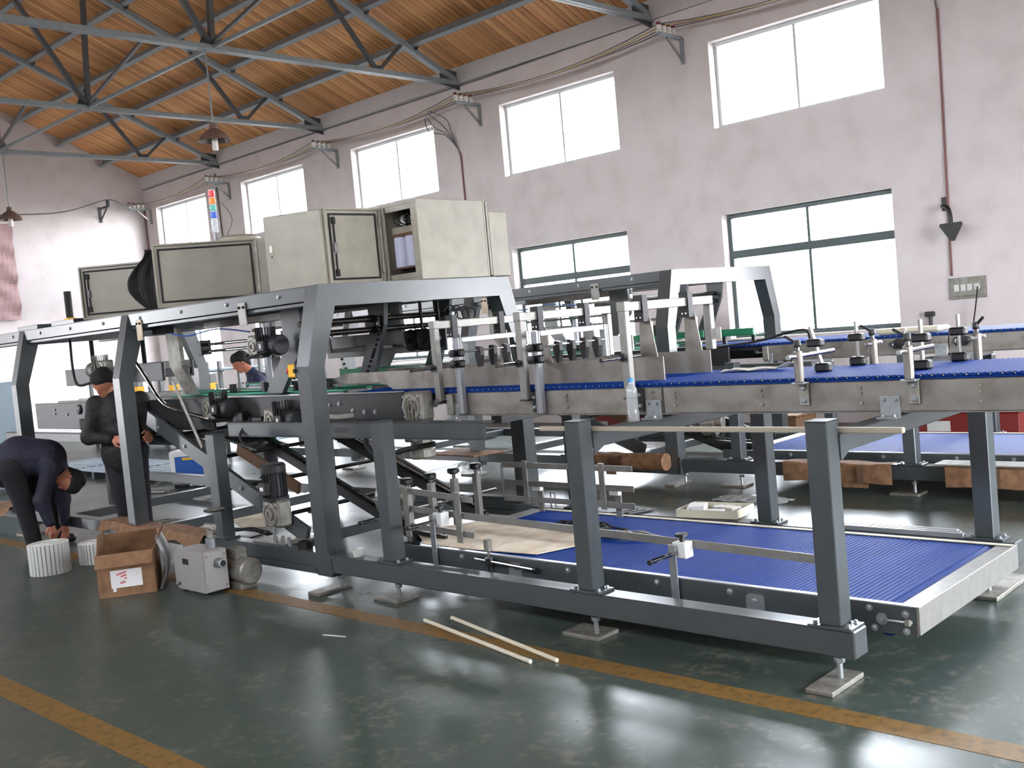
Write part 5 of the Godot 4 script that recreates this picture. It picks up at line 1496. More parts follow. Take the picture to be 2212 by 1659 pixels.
	belt_roll("belt_roll", "roll of ribbed white plastic belt half hidden behind the cardboard box", Vector3(-8.5, 0, -3.66), 0.13, 0.17)
	cardboard_box()
	vacuum_pump()
	# small white cup and cut strips on the joint of the base frames
	var cup := lathe("plastic_cup", self, Vector3(-5.38, 0.25, -4.01), [Vector2(0, 0), Vector2(0.03, 0), Vector2(0.042, 0.05), Vector2(0.039, 0.05), Vector2(0.028, 0.004), Vector2(0, 0.004)], M.white_plastic, Vector3.UP, 16)
	tag(cup, "small white plastic cup on the base beam by the portal foot", "cup")
	var tape := lathe("tape_roll", self, Vector3(-5.98, 0.25, -4.02), [Vector2(0.03, 0), Vector2(0.05, 0), Vector2(0.05, 0.05), Vector2(0.03, 0.05), Vector2(0.03, 0)], M.black, Vector3.UP, 20)
	tag(tape, "black roll of tape standing on the base rail by the portal", "tape")
	for i in 6:
		var o := cyl("upright_bolt", self, Vector3(-6.13 - 0.045 * i, 0.25, -4.0 - 0.02 * (i % 2)), Vector3(-6.13 - 0.045 * i, 0.25 + 0.05 + 0.012 * (i % 3) + (0.05 if i == 5 else 0.0), -4.0 - 0.02 * (i % 2)), 0.011, M.zinc)
		tag(o, "zinc bolt standing upright on the base rail by the incline drive", "bolt", "bolts standing on the base rail")
	# cardboard strips protecting the base rail
	rail_card(Vector3(-8.95, 0.252, -4.02), 1.75, "brown cardboard strip bent over the near base rail by the portal post")
	rail_card(Vector3(-12.2, 0.252, -4.02), 1.15, "brown cardboard strip over the near base rail behind the bending worker")
	# floor litter between the lines
	tag(prism("floor_card", self, [Vector2(-9.3, -5.35), Vector2(-8.4, -5.0), Vector2(-8.2, -5.35), Vector2(-9.0, -5.75)], 1, 0.001, 0.006, M.card_pale), "tan cardboard sheet on the floor inside the near machine", "cardboard")
	tag(prism("floor_card", self, [Vector2(-6.2, -6.1), Vector2(-5.2, -5.95), Vector2(-4.6, -6.3), Vector2(-5.6, -6.5)], 1, 0.001, 0.006, M.card_pale), "pale cardboard sheet on the floor behind the low conveyor", "cardboard")
	coil("cable_heap", "heap of thin cables on the floor under the incline", Vector3(-8.0, 0.02, -4.7), 0.35, 9, 0.008, M.rubber)
	coil("cable_heap", "loose dark cables on the floor inside the machine", Vector3(-9.2, 0.02, -4.75), 0.3, 7, 0.007, M.zinc_dull)
	var bagf := func(u: float, v: float) -> Vector3:
		var bulge := 1.0 - pow(2 * u - 1, 2) * 0.9
		return Vector3(u * 0.3, 0.02 + 0.09 * bulge * (1.0 - pow(2 * v - 1, 2)) + 0.012 * sin(u * 19 + v * 13), -v * 0.22)
	tag(sheet("plastic_bag", self, Vector3(-9.0, 0.0, -8.2), 10, 8, bagf, Vector3(0, 0.003, 0), M.film), "crumpled clear plastic bag on the floor between the lines", "plastic bag")
	tag(sheet("plastic_bag", self, Vector3(-4.9, 0.0, -7.4), 10, 8, func(u: float, v: float) -> Vector3: return bagf.call(u, v) * Vector3(2.2, 0.5, 1.0), Vector3(0, 0.003, 0), M.film), "flattened clear plastic film on the floor by the window-side feet", "plastic film")
	# blue welding set
	var w := thing("welding_set", "blue and white welding set with a warning label, on the floor between the lines", "machine", Vector3(-11.9, 0, -6.55))
	var wb := Basis(Vector3.UP, 0.62)
	var wc := Vector3(-11.9, 0.25, -6.55)
	bt("case", w, wc, Vector3(0.62, 0.42, 0.36), wb, M.label_white, 0.02)
	bt("blue_panel", w, wc + wb * Vector3(0.02, -0.0, 0.181), Vector3(0.5, 0.28, 0.006), wb, M.blue_paint)
	bt("front_panel", w, wc + wb * Vector3(-0.313, 0, 0), Vector3(0.01, 0.36, 0.3), wb, M.black)
	bt("warning_label", w, wc + wb * Vector3(0.02, 0.11, 0.185), Vector3(0.3, 0.03, 0.002), wb, M.yellow, 0.0)
	for s in [-0.25, 0.25]:
		bt("foot", w, wc + wb * Vector3(s, -0.23, 0), Vector3(0.05, 0.04, 0.34), wb, M.black)
	tube("cable", w, [wc + wb * Vector3(-0.32, -0.1, 0.05), wc + wb * Vector3(-0.55, -0.2, 0.15), wc + wb * Vector3(-0.6, -0.23, 0.4), wc + wb * Vector3(-0.2, -0.235, 0.55)], 0.014, M.zinc_dull)
	var bp := bar("blue_strip", self, Vector3(-9.75, 0.62, -5.3), Vector3(-8.85, 0.98, -5.3), 0.02, 0.05, M.blue_paint)
	tag(bp, "blue flat strip leaning inside the near machine behind the worker", "strip")

func guide_support(g: Node3D, x: float, y: float) -> void:
	bx("support_post", g, Vector3(x - 0.022, 0.14, -4.19), Vector3(x + 0.022, y + 0.02, -4.18), M.zinc)
	bx("support_block", g, Vector3(x - 0.01, y - 0.05, -4.27), Vector3(x + 0.07, y + 0.03, -4.2), M.white_plastic)
	lathe("star_knob", g, Vector3(x + 0.03, y + 0.03, -4.235), [Vector2(0, 0), Vector2(0.014, 0), Vector2(0.014, 0.02), Vector2(0.034, 0.026), Vector2(0.034, 0.04), Vector2(0, 0.045)], M.black, Vector3.UP, 8)
	cyl("slide_rod", g, Vector3(x + 0.015, y - 0.02, -3.98), Vector3(x + 0.015, y - 0.02, -4.32), 0.012, M.chrome)
	cyl("rod_tip", g, Vector3(x + 0.015, y - 0.02, -3.965), Vector3(x + 0.015, y - 0.02, -3.98), 0.013, M.black)
	bolt(g, Vector3(x, 0.17, -4.18), Vector3(0, 0, 1), 0.009)

func coil(called: String, label: String, at: Vector3, r: float, turns: int, rad: float, m: Material) -> void:
	var rng := RandomNumberGenerator.new()
	rng.seed = int(at.x * -1000) + turns
	var pts := []
	var n := turns * 10
	for k in n:
		var a := TAU * k / 10.0
		var rr := r * (0.7 + 0.3 * rng.randf())
		pts.append(at + Vector3(cos(a) * rr * 1.3 + 0.06 * sin(k * 0.11), rad + rng.randf() * 0.025, sin(a) * rr * 0.7))
	pts.append(at + Vector3(r * 2.4, rad, -r * 0.4))
	tag(tube(called, self, pts, rad, m, true, 6), label, "cable")

func belt_roll(called: String, label: String, at: Vector3, r: float, h: float) -> void:
	var t := thing(called, label, "roll", at)
	var prof := [Vector2(0.03, 0), Vector2(r - 0.008, 0), Vector2(r - 0.006, h), Vector2(0.03, h)]
	lathe("core_winding", t, at, prof + [Vector2(0.03, 0)], M.ivory, Vector3.UP, 36)
	var n := 30
	var m := box_mesh(Vector3(r * TAU / n - 0.004, h, 0.012), 0.003)
	for k in n:
		var a := TAU * k / n
		put("rib", t, m, M.white_plastic, at + Vector3(cos(a) * r, h / 2, sin(a) * r), Basis(Vector3.UP, PI / 2 - a))
	for k in 3:
		var rr := r * (0.3 + 0.25 * k)
		lathe("winding_edge", t, at + Vector3(0, h - 0.002, 0), [Vector2(rr - 0.012, 0), Vector2(rr - 0.01, 0.006), Vector2(rr + 0.01, 0.006), Vector2(rr + 0.012, 0)], M.white_plastic, Vector3.UP, 30)

func cardboard_box() -> void:
	var ang := atan2(0.31, 0.20)
	var c := Vector3(-7.2, 0, -3.33)
	var b := Basis(Vector3.UP, ang)   # local x along the front face, local z out of it
	var t := thing("cardboard_box", "open brown cardboard box with a white and red label on its front", "box", c)
	var W := 0.38; var D := 0.40; var H := 0.30
	bt("bottom", t, c + b * Vector3(0, 0.004, 0), Vector3(W, 0.006, D), b, M.card_dark, 0.0)
	bt("front_wall", t, c + b * Vector3(0, H / 2, D / 2), Vector3(W, H, 0.006), b, M.card, 0.001)
	bt("back_wall", t, c + b * Vector3(0, H / 2, -D / 2), Vector3(W, H, 0.006), b, M.card, 0.001)
	for s in [-1, 1]:
		bt("side_wall", t, c + b * Vector3(s * W / 2, H / 2, 0), Vector3(0.006, H, D), b, M.card, 0.001)
	bt("back_flap", t, c + b * Vector3(0, H + 0.045, -D / 2 + 0.008), Vector3(W, 0.09, 0.005), b * Basis(Vector3.RIGHT, 0.2), M.card, 0.001)
	bt("front_flap", t, c + b * Vector3(0, H - 0.035, D / 2 + 0.045), Vector3(W, 0.12, 0.005), b * Basis(Vector3.RIGHT, -0.85), M.card, 0.001)
	bt("side_flap", t, c + b * Vector3(W / 2 + 0.03, H + 0.06, -0.02), Vector3(0.005, 0.15, D * 0.9), b * Basis(Vector3(0, 0, 1), -0.4), M.card, 0.001)
	bt("side_flap", t, c + b * Vector3(-W / 2 + 0.01, H + 0.06, -0.02), Vector3(0.005, 0.14, D * 0.85), b * Basis(Vector3(0, 0, 1), -0.15), M.card, 0.001)
	var lab := bt("label", t, c + b * Vector3(0.0, 0.125, D / 2 + 0.0045), Vector3(0.21, 0.125, 0.002), b, M.label_white, 0.0)
	bt("label_strip", lab, c + b * Vector3(-0.125, 0.125, D / 2 + 0.0045), Vector3(0.03, 0.13, 0.002), b, M.label_white, 0.0)
	bt("label_strip", lab, c + b * Vector3(0.125, 0.135, D / 2 + 0.0045), Vector3(0.02, 0.12, 0.002), b, M.label_white, 0.0)
	for k in 4:
		bt("red_print", lab, c + b * Vector3(-0.04 + 0.03 * (k % 3), 0.17 - 0.022 * k, D / 2 + 0.006), Vector3(0.11 - 0.02 * k, 0.011, 0.001), b, M.label_red, 0.0)
	bt("red_print", lab, c + b * Vector3(0.045, 0.115, D / 2 + 0.006), Vector3(0.012, 0.06, 0.001), b * Basis(Vector3(0, 0, 1), 0.4), M.label_red, 0.0)
	var pf := func(u: float, v: float) -> Vector3:
		return Vector3(u * 0.14, 0.03 * sin(u * 5.0 + v * 3.0), -v * 0.12)
	tag(sheet("packing_paper", self, c + b * Vector3(0.0, 0.18, 0.1), 8, 6, pf, Vector3(0, 0.002, 0), M.paper), "scrap of white paper inside the cardboard box", "paper")
	# plastic liner spilling over the side of the box
	var lf := func(u: float, v: float) -> Vector3:
		return b * Vector3(W / 2 + 0.02 + 0.05 * sin(u * PI) + 0.015 * sin(v * 21.0), 0.36 * (1.0 - u), D / 2 - 0.05 - v * 0.34)
	tag(sheet("plastic_liner", self, c, 8, 12, lf, Vector3(0.002, 0, 0), M.film), "clear plastic liner hanging out of the cardboard box", "plastic film")

func vacuum_pump() -> void:
	var t := thing("vacuum_pump", "grey vacuum pump with silver motor standing on the floor", "pump", Vector3(-6.62, 0, -3.6))
	var b := Basis(Vector3.UP, -0.05)
	var c := Vector3(-6.63, 0.175, -3.6)
	var pm := flat(Color(0.60, 0.585, 0.57), 0.5)
	prism("body", t, [Vector2(-6.80, 0.06), Vector2(-6.77, 0.02), Vector2(-6.4, 0.02), Vector2(-6.4, 0.30), Vector2(-6.76, 0.30), Vector2(-6.80, 0.26)], 2, -3.65, -3.47, pm)
	bx("end_cover", t, Vector3(-6.4, 0.025, -3.645), Vector3(-6.385, 0.295, -3.475), pm)
	for y in [0.05, 0.27]:
		for z in [-3.63, -3.49]:
			bolt(t, Vector3(-6.385, y, z), Vector3.RIGHT, 0.007, M.zinc_dull)
	cyl("exhaust_port", t, Vector3(-6.385, 0.215, -3.575), Vector3(-6.32, 0.215, -3.575), 0.032, M.zinc)
	cyl("port_bore", t, Vector3(-6.321, 0.215, -3.575), Vector3(-6.317, 0.215, -3.575), 0.022, M.black)
	bx("name_plate", t, Vector3(-6.68, 0.2, -3.47), Vector3(-6.6, 0.24, -3.468), M.dark_steel, 0.0)
	for x in [-6.72, -6.47]:
		for z in [-3.63, -3.50]:
			cyl("rubber_foot", t, Vector3(x, 0.0, z), Vector3(x, 0.022, z), 0.018, M.rubber)
	cyl("drain_cock", t, Vector3(-6.74, 0.06, -3.47), Vector3(-6.74, 0.06, -3.435), 0.012, M.zinc)
	var m := lathe("motor", t, Vector3(-6.66, 0.125, -3.745), [Vector2(0, 0), Vector2(0.085, 0), Vector2(0.085, 0.3), Vector2(0.092, 0.305), Vector2(0.092, 0.4), Vector2(0.08, 0.415), Vector2(0.076, 0.415), Vector2(0.076, 0.40), Vector2(0, 0.40)], M.cast, Vector3.RIGHT, 28)
	for k in 7:
		var o := -0.06 + 0.02 * k
		var hw := sqrt(0.074 * 0.074 - o * o)
		bx("grille_bar", m, Vector3(-6.252, 0.125 + o - 0.0022, -3.745 - hw), Vector3(-6.247, 0.125 + o + 0.0022, -3.745 + hw), M.cast)
		bx("grille_bar", m, Vector3(-6.253, 0.125 - hw, -3.745 + o - 0.0022), Vector3(-6.249, 0.125 + hw, -3.745 + o + 0.0022), M.cast)
	cyl("grille_backing", m, Vector3(-6.2605, 0.125, -3.745), Vector3(-6.256, 0.125, -3.745), 0.075, M.black, 28)
	bx("motor_foot", t, Vector3(-6.6, 0.0, -3.81), Vector3(-6.3, 0.05, -3.68), M.cast)
	bx("terminal_box", t, Vector3(-6.5, 0.205, -3.79), Vector3(-6.36, 0.28, -3.70), M.cast)
	cyl("inlet_flange", t, Vector3(-6.5, 0.30, -3.6), Vector3(-6.5, 0.37, -3.6), 0.035, M.zinc)
	cyl("inlet_pipe", t, Vector3(-6.5, 0.37, -3.6), Vector3(-6.5, 0.46, -3.6), 0.022, M.zinc_dull)
	cyl("inlet_elbow", t, Vector3(-6.54, 0.45, -3.6), Vector3(-6.44, 0.45, -3.6), 0.024, M.zinc_dull)

func rail_card(at: Vector3, L: float, label: String) -> void:
	var f := func(u: float, v: float) -> Vector3:
		var k := v * 2.0
		var p := Vector2(-0.09 + 0.18 * min(k, 1.0), 0.012)
		if k > 1.0:
			p = Vector2(0.09 + 0.04 * (k - 1.0), 0.012 - 0.07 * (k - 1.0) * (1.0 + 0.25 * sin(u * 30.0) * (k - 1.0)))
		return Vector3(u * L, p.y + 0.008 * sin(u * 12.0), p.x)
	tag(sheet("rail_cardboard", self, at, 30, 8, f, Vector3(0, 0.003, 0), M.card), label, "cardboard")

# ------------------------------------------------------------------ people
func smin(a: float, b: float, k: float) -> float:
	var h: float = clamp(0.5 + 0.5 * (b - a) / k, 0.0, 1.0)
	return lerp(b, a, h) - k * h * (1.0 - h)

# bones: [a, b, ra, rb]; surface nets of the smooth union of tapered capsules, added to st
func st_figure(st: SurfaceTool, bones: Array, cell: float, k: float) -> void:
	var lo := Vector3.ONE * 1e9
	var hi := Vector3.ONE * -1e9
	for b in bones:
		var r: float = max(b[2], b[3]) + 3 * cell
		lo = lo.min(b[0] - Vector3.ONE * r).min(b[1] - Vector3.ONE * r)
		hi = hi.max(b[0] + Vector3.ONE * r).max(b[1] + Vector3.ONE * r)
	var n := Vector3i(((hi - lo) / cell).ceil()) + Vector3i.ONE
	var field := PackedFloat32Array()
	field.resize(n.x * n.y * n.z)
	field.fill(1e3)
	for b in bones:
		var a: Vector3 = b[0]; var e: Vector3 = b[1]; var ra: float = b[2]; var rb: float = b[3]
		var r: float = max(ra, rb) + max(3 * cell, k)
		var d := e - a
		var dd: float = max(d.dot(d), 1e-9)
		var l := Vector3i(((a.min(e) - Vector3.ONE * r - lo) / cell).floor()).clamp(Vector3i.ZERO, n - Vector3i.ONE)
		var h := Vector3i(((a.max(e) + Vector3.ONE * r - lo) / cell).ceil()).clamp(Vector3i.ZERO, n - Vector3i.ONE)
		for z in range(l.z, h.z + 1):
			for y in range(l.y, h.y + 1):
				var base := (z * n.y + y) * n.x
				for x in range(l.x, h.x + 1):
					var p := lo + Vector3(x, y, z) * cell
					var t: float = clamp((p - a).dot(d) / dd, 0.0, 1.0)
					var v: float = p.distance_to(a + d * t) - (ra + (rb - ra) * t)
					var f := field[base + x]
					if f > 100.0:
						field[base + x] = v
					elif v < f + k:
						var hh: float = clamp(0.5 + 0.5 * (v - f) / k, 0.0, 1.0)
						field[base + x] = v + (f - v) * hh - k * hh * (1.0 - hh)
	var verts := {}
	var sx := 1; var sy := n.x; var sz := n.x * n.y
	var offs := [0, sx, sy, sx + sy, sz, sx + sz, sy + sz, sx + sy + sz]
	var corner := [Vector3(0, 0, 0), Vector3(1, 0, 0), Vector3(0, 1, 0), Vector3(1, 1, 0), Vector3(0, 0, 1), Vector3(1, 0, 1), Vector3(0, 1, 1), Vector3(1, 1, 1)]
	var edges := [[0, 1], [2, 3], [4, 5], [6, 7], [0, 2], [1, 3], [4, 6], [5, 7], [0, 4], [1, 5], [2, 6], [3, 7]]
	for z in n.z - 1:
		for y in n.y - 1:
			var i0 := (z * n.y + y) * n.x
			for x in n.x - 1:
				var i := i0 + x
				if field[i] > 2 * cell + 0.02 or field[i] < -3 * cell:
					continue
				var neg := 0
				for o in offs:
					if field[i + o] < 0.0:
						neg += 1
				if neg == 0 or neg == 8:
					continue
				var s := Vector3.ZERO
				var c := 0
				for ed in edges:
					var fa := field[i + offs[ed[0]]]; var fb := field[i + offs[ed[1]]]
					if (fa < 0.0) != (fb < 0.0):
						s += corner[ed[0]].lerp(corner[ed[1]], fa / (fa - fb))
						c += 1
				verts[i] = lo + (Vector3(x, y, z) + s / c) * cell
	for i in verts:
		var f0 := field[i]
		for ax in 3:
			var st1: int = [sx, sy, sz][ax]
			var u: int = [sy, sz, sx][ax]
			var w: int = [sz, sx, sy][ax]
			var f1 := field[i + st1]
			if (f0 < 0.0) == (f1 < 0.0):
				continue
			if not (verts.has(i - u) and verts.has(i - w) and verts.has(i - u - w)):
				continue
			if f0 < 0.0:
				quad(st, verts[i], verts[i - u], verts[i - u - w], verts[i - w])
			else:
				quad(st, verts[i], verts[i - w], verts[i - u - w], verts[i - u])

func figure(called: String, parent, at: Vector3, sets: Array, mat: Material) -> MeshInstance3D:
	# sets: [bones, cell, blend]
	var st := begin(true)
	for s in sets:
		st_figure(st, s[0], s[1], s[2])
	st.index()
	return put(called, parent, finish(st), mat, at)

func hand_bones(wrist: Vector3, dir: Vector3, palm_n: Vector3, curl: float) -> Array:
	var d := dir.normalized()
	var s := d.cross(palm_n).normalized()
	var n := s.cross(d).normalized()
	var out := []
	var mid := wrist + d * 0.085
	for k in 3:
		var o := s * (0.022 * (k - 1))
		out.append([wrist + o * 0.6 + d * 0.01, mid + o, 0.018, 0.016])
	var lens := [0.066, 0.076, 0.072, 0.055]
	for k in 4:
		var base := mid + s * (0.0215 * (k - 1.5))
		var a := curl
		var p := base
		for j in 3:
			var seg: float = lens[k] * [0.45, 0.32, 0.23][j]
			var dir2 := (d * cos(a) + n * sin(a)).normalized()
			out.append([p, p + dir2 * seg, 0.0098 - 0.0008 * j, 0.009 - 0.0008 * j])
			p += dir2 * seg
			a += curl * 0.7
	var tb := wrist + d * 0.03 + s * -0.03
	var t1 := tb + (d * 0.7 - s * 0.6 + n * 0.3).normalized() * 0.04
	out.append([tb, t1, 0.013, 0.0115])
	out.append([t1, t1 + (d * 0.85 - s * 0.1 + n * 0.5).normalized() * 0.035, 0.0112, 0.009])
	return out

func head_bones(c: Vector3, up: Vector3, face: Vector3) -> Array:
	# c: centre of the skull
	var s := up.cross(face).normalized()
	var out := []
	out.append([c + up * 0.03 - face * 0.02, c + up * 0.02 + face * 0.02, 0.088, 0.086])
	out.append([c + face * 0.03 - up * 0.02, c + face * 0.045 - up * 0.085, 0.065, 0.04])
	out.append([c + face * 0.086 - up * 0.0, c + face * 0.108 - up * 0.035, 0.011, 0.015])
	out.append([c + face * 0.08 + up * 0.018 - s * 0.035, c + face * 0.08 + up * 0.018 + s * 0.035, 0.014, 0.014])
	out.append([c + face * 0.082 - up * 0.066 - s * 0.016, c + face * 0.082 - up * 0.066 + s * 0.016, 0.010, 0.010])
	for q in [-1.0, 1.0]:
		out.append([c + s * q * 0.085 + up * 0.01 - face * 0.01, c + s * q * 0.092 - up * 0.03, 0.016, 0.012])
	return out

func hair_bones(c: Vector3, up: Vector3, face: Vector3) -> Array:
	var s := up.cross(face).normalized()
	var out := []
	out.append([c + up * 0.045 - face * 0.025, c + up * 0.05 + face * 0.03, 0.092, 0.08])
	out.append([c + up * 0.02 - face * 0.05, c - up * 0.05 - face * 0.06, 0.07, 0.045])
	for q in [-1.0, 1.0]:
		out.append([c + s * q * 0.055 + up * 0.05 + face * 0.02, c + s * q * 0.07 + up * 0.01 - face * 0.02, 0.045, 0.035])
		out.append([c + s * q * 0.03 + up * 0.085 + face * 0.05, c + s * q * 0.045 + up * 0.06 + face * 0.075, 0.035, 0.022])
	return out

func person(label: String, at: Vector3, R: Vector3, J: Dictionary, head_up: Vector3, head_face: Vector3, top: Material, bottom: Material, group := "") -> void:
	# J: joints in (r, y, f): r along R (right in the picture), y up, f away from the camera; all relative to "at"
	var F := Vector3.UP.cross(R) * -1.0
	F = -R.cross(Vector3.UP) if false else Vector3.UP.cross(R)
	var P := {}
	for k in J:
		var v: Vector3 = J[k]
		P[k] = R * v.x + Vector3.UP * v.y + F * v.z
	var hu := (R * head_up.x + Vector3.UP * head_up.y + F * head_up.z).normalized()
	var hf := (R * head_face.x + Vector3.UP * head_face.y + F * head_face.z)
	hf = (hf - hu * hf.dot(hu)).normalized()
	var skin := []
	var torso := [[P.pelvis, P.waist, 0.12, 0.115], [P.waist, P.chest, 0.115, 0.135], [P.chest, P.neck, 0.11, 0.055], [P.neck, P.head, 0.055, 0.055]]
	for s in ["l", "r"]:
		torso.append([P.chest, P["sh_" + s], 0.09, 0.07])
		torso.append([P["sh_" + s], P["el_" + s], 0.052, 0.042])
		torso.append([P["el_" + s], P["wr_" + s], 0.04, 0.027])
		torso.append([P["hip_" + s], P["kn_" + s], 0.085, 0.058])
		torso.append([P["kn_" + s], P["an_" + s], 0.055, 0.038])
		torso.append([P.pelvis, P["hip_" + s], 0.11, 0.1])
	var hands := []
	for s in ["l", "r"]:
		var d: Vector3 = P["wr_" + s] - P["el_" + s]
		hands.append([hand_bones(P["wr_" + s], d, F.cross(d) + F * 0.4, 0.35), 0.0045, 0.006])
	var o := figure("person", self, at, [[torso, 0.02, 0.03], [head_bones(P.head, hu, hf), 0.008, 0.02]] + hands, M.skin)
	tag(o, label, "person", group)
	var jk := [[P.pelvis + (P.pelvis - P.waist) * 0.45, P.pelvis, 0.175, 0.19], [P.pelvis, P.waist, 0.19, 0.175], [P.waist, P.chest, 0.175, 0.175], [P.chest, P.neck - (P.head - P.neck) * 0.1, 0.13, 0.075]]
	for s in ["l", "r"]:
		jk.append([P.chest, P["sh_" + s], 0.12, 0.085])
		jk.append([P["sh_" + s], P["el_" + s], 0.08, 0.066])
		jk.append([P["el_" + s], P["el_" + s].lerp(P["wr_" + s], 0.93), 0.064, 0.048])
	figure("jacket", o, at, [[jk, 0.018, 0.04]], top)
	var tr := []
	for s in ["l", "r"]:
		tr.append([P.pelvis, P["hip_" + s], 0.125, 0.115])
		tr.append([P["hip_" + s], P["kn_" + s], 0.112, 0.08])
		tr.append([P["kn_" + s], P["an_" + s] + Vector3(0, 0.0, 0), 0.08, 0.068])
	figure("trousers", o, at, [[tr, 0.018, 0.03]], bottom)
	for s in ["l", "r"]:
		var a: Vector3 = P["an_" + s]
		var toe: Vector3 = P["toe_" + s]
		figure("shoe", o, at, [[[[Vector3(a.x, 0.045, a.z), Vector3(toe.x, 0.04, toe.z), 0.045, 0.04]], 0.012, 0.02]], M.black)
	figure("hair", o, at, [[hair_bones(P.head, hu, hf), 0.008, 0.02]], M.hair)
	for q in [-1.0, 1.0]:
		var s2 := hu.cross(hf).normalized()
		var e := lathe("eye", o, at + P.head + hf * 0.088 + hu * 0.0 + s2 * q * 0.033, [Vector2(0, 0), Vector2(0.009, 0.001), Vector2(0.006, 0.005), Vector2(0, 0.006)], M.hair, hf, 10)

func people() -> void:
	var R1 := Vector3(0.365, 0, -0.931)
	# bending over the white roll
	person("worker in a dark navy jacket bending down with both hands near the floor", Vector3(-9.72, 0, -3.72), Vector3(0.365, 0, -0.931).normalized(), {
		"pelvis": Vector3(-0.20, 0.80, 0.02), "waist": Vector3(-0.12, 0.87, 0.0), "chest": Vector3(0.10, 0.82, -0.02), "neck": Vector3(0.21, 0.70, -0.04), "head": Vector3(0.275, 0.60, -0.06),
		"sh_l": Vector3(0.13, 0.76, -0.18), "sh_r": Vector3(0.15, 0.74, 0.15), "el_l": Vector3(0.02, 0.46, -0.2), "el_r": Vector3(0.2, 0.42, 0.08), "wr_l": Vector3(0.07, 0.24, -0.22), "wr_r": Vector3(0.19, 0.19, -0.02),
		"hip_l": Vector3(-0.2, 0.78, -0.1), "hip_r": Vector3(-0.16, 0.78, 0.11), "kn_l": Vector3(-0.13, 0.42, -0.08), "kn_r": Vector3(0.08, 0.42, 0.14), "an_l": Vector3(-0.08, 0.07, -0.08), "an_r": Vector3(0.13, 0.07, 0.16),
		"toe_l": Vector3(0.03, 0.04, -0.14), "toe_r": Vector3(0.24, 0.04, 0.1)},
		Vector3(0.75, -0.62, -0.1), Vector3(-0.45, -0.8, -0.35), M.jacket_navy, M.trousers)
	# standing inside the machine, looking down
	person("worker in a black jacket standing behind the portal post, looking down at his hands", Vector3(-9.02, 0, -4.18), Vector3(0.42, 0, -0.907).normalized(), {
		"pelvis": Vector3(0.06, 0.84, 0.0), "waist": Vector3(0.06, 0.98, 0.0), "chest": Vector3(0.05, 1.18, 0.0), "neck": Vector3(0.0, 1.36, -0.03), "head": Vector3(-0.05, 1.47, -0.06),
		"sh_l": Vector3(-0.13, 1.27, 0.0), "sh_r": Vector3(0.24, 1.27, 0.0), "el_l": Vector3(-0.22, 1.0, -0.05), "el_r": Vector3(0.32, 1.02, -0.05), "wr_l": Vector3(-0.03, 0.97, -0.2), "wr_r": Vector3(0.29, 0.98, -0.22),
		"hip_l": Vector3(-0.02, 0.82, 0.0), "hip_r": Vector3(0.15, 0.82, 0.0), "kn_l": Vector3(0.0, 0.45, -0.02), "kn_r": Vector3(0.16, 0.45, -0.02), "an_l": Vector3(0.03, 0.07, 0.02), "an_r": Vector3(0.17, 0.07, 0.02),
		"toe_l": Vector3(0.0, 0.04, -0.13), "toe_r": Vector3(0.16, 0.04, -0.13)},
		Vector3(-0.15, 0.9, -0.35), Vector3(-0.5, -0.5, -0.75), M.jacket_black, M.trousers)
	# between the two lines, head down, turned to the left
	person("worker in a blue jacket between the lines, seen from the side with head lowered", Vector3(-11.0, 0, -6.75), Vector3(0.5, 0, -0.866).normalized(), {
		"pelvis": Vector3(0.25, 0.85, 0.0), "waist": Vector3(0.24, 0.98, 0.0), "chest": Vector3(0.2, 1.18, 0.0), "neck": Vector3(0.1, 1.37, 0.0), "head": Vector3(0.0, 1.50, 0.0),
		"sh_l": Vector3(0.16, 1.26, -0.19), "sh_r": Vector3(0.16, 1.26, 0.19), "el_l": Vector3(0.06, 1.02, -0.22), "el_r": Vector3(0.04, 1.02, 0.22), "wr_l": Vector3(-0.16, 1.0, -0.14), "wr_r": Vector3(-0.16, 1.0, 0.14),
		"hip_l": Vector3(0.25, 0.83, -0.09), "hip_r": Vector3(0.25, 0.83, 0.09), "kn_l": Vector3(0.22, 0.45, -0.1), "kn_r": Vector3(0.22, 0.45, 0.1), "an_l": Vector3(0.25, 0.07, -0.1), "an_r": Vector3(0.25, 0.07, 0.1),
		"toe_l": Vector3(0.1, 0.04, -0.1), "toe_r": Vector3(0.1, 0.04, 0.1)},
		Vector3(-0.35, 0.9, 0.0), Vector3(-0.85, -0.5, -0.15), M.jacket_blue, M.trousers)

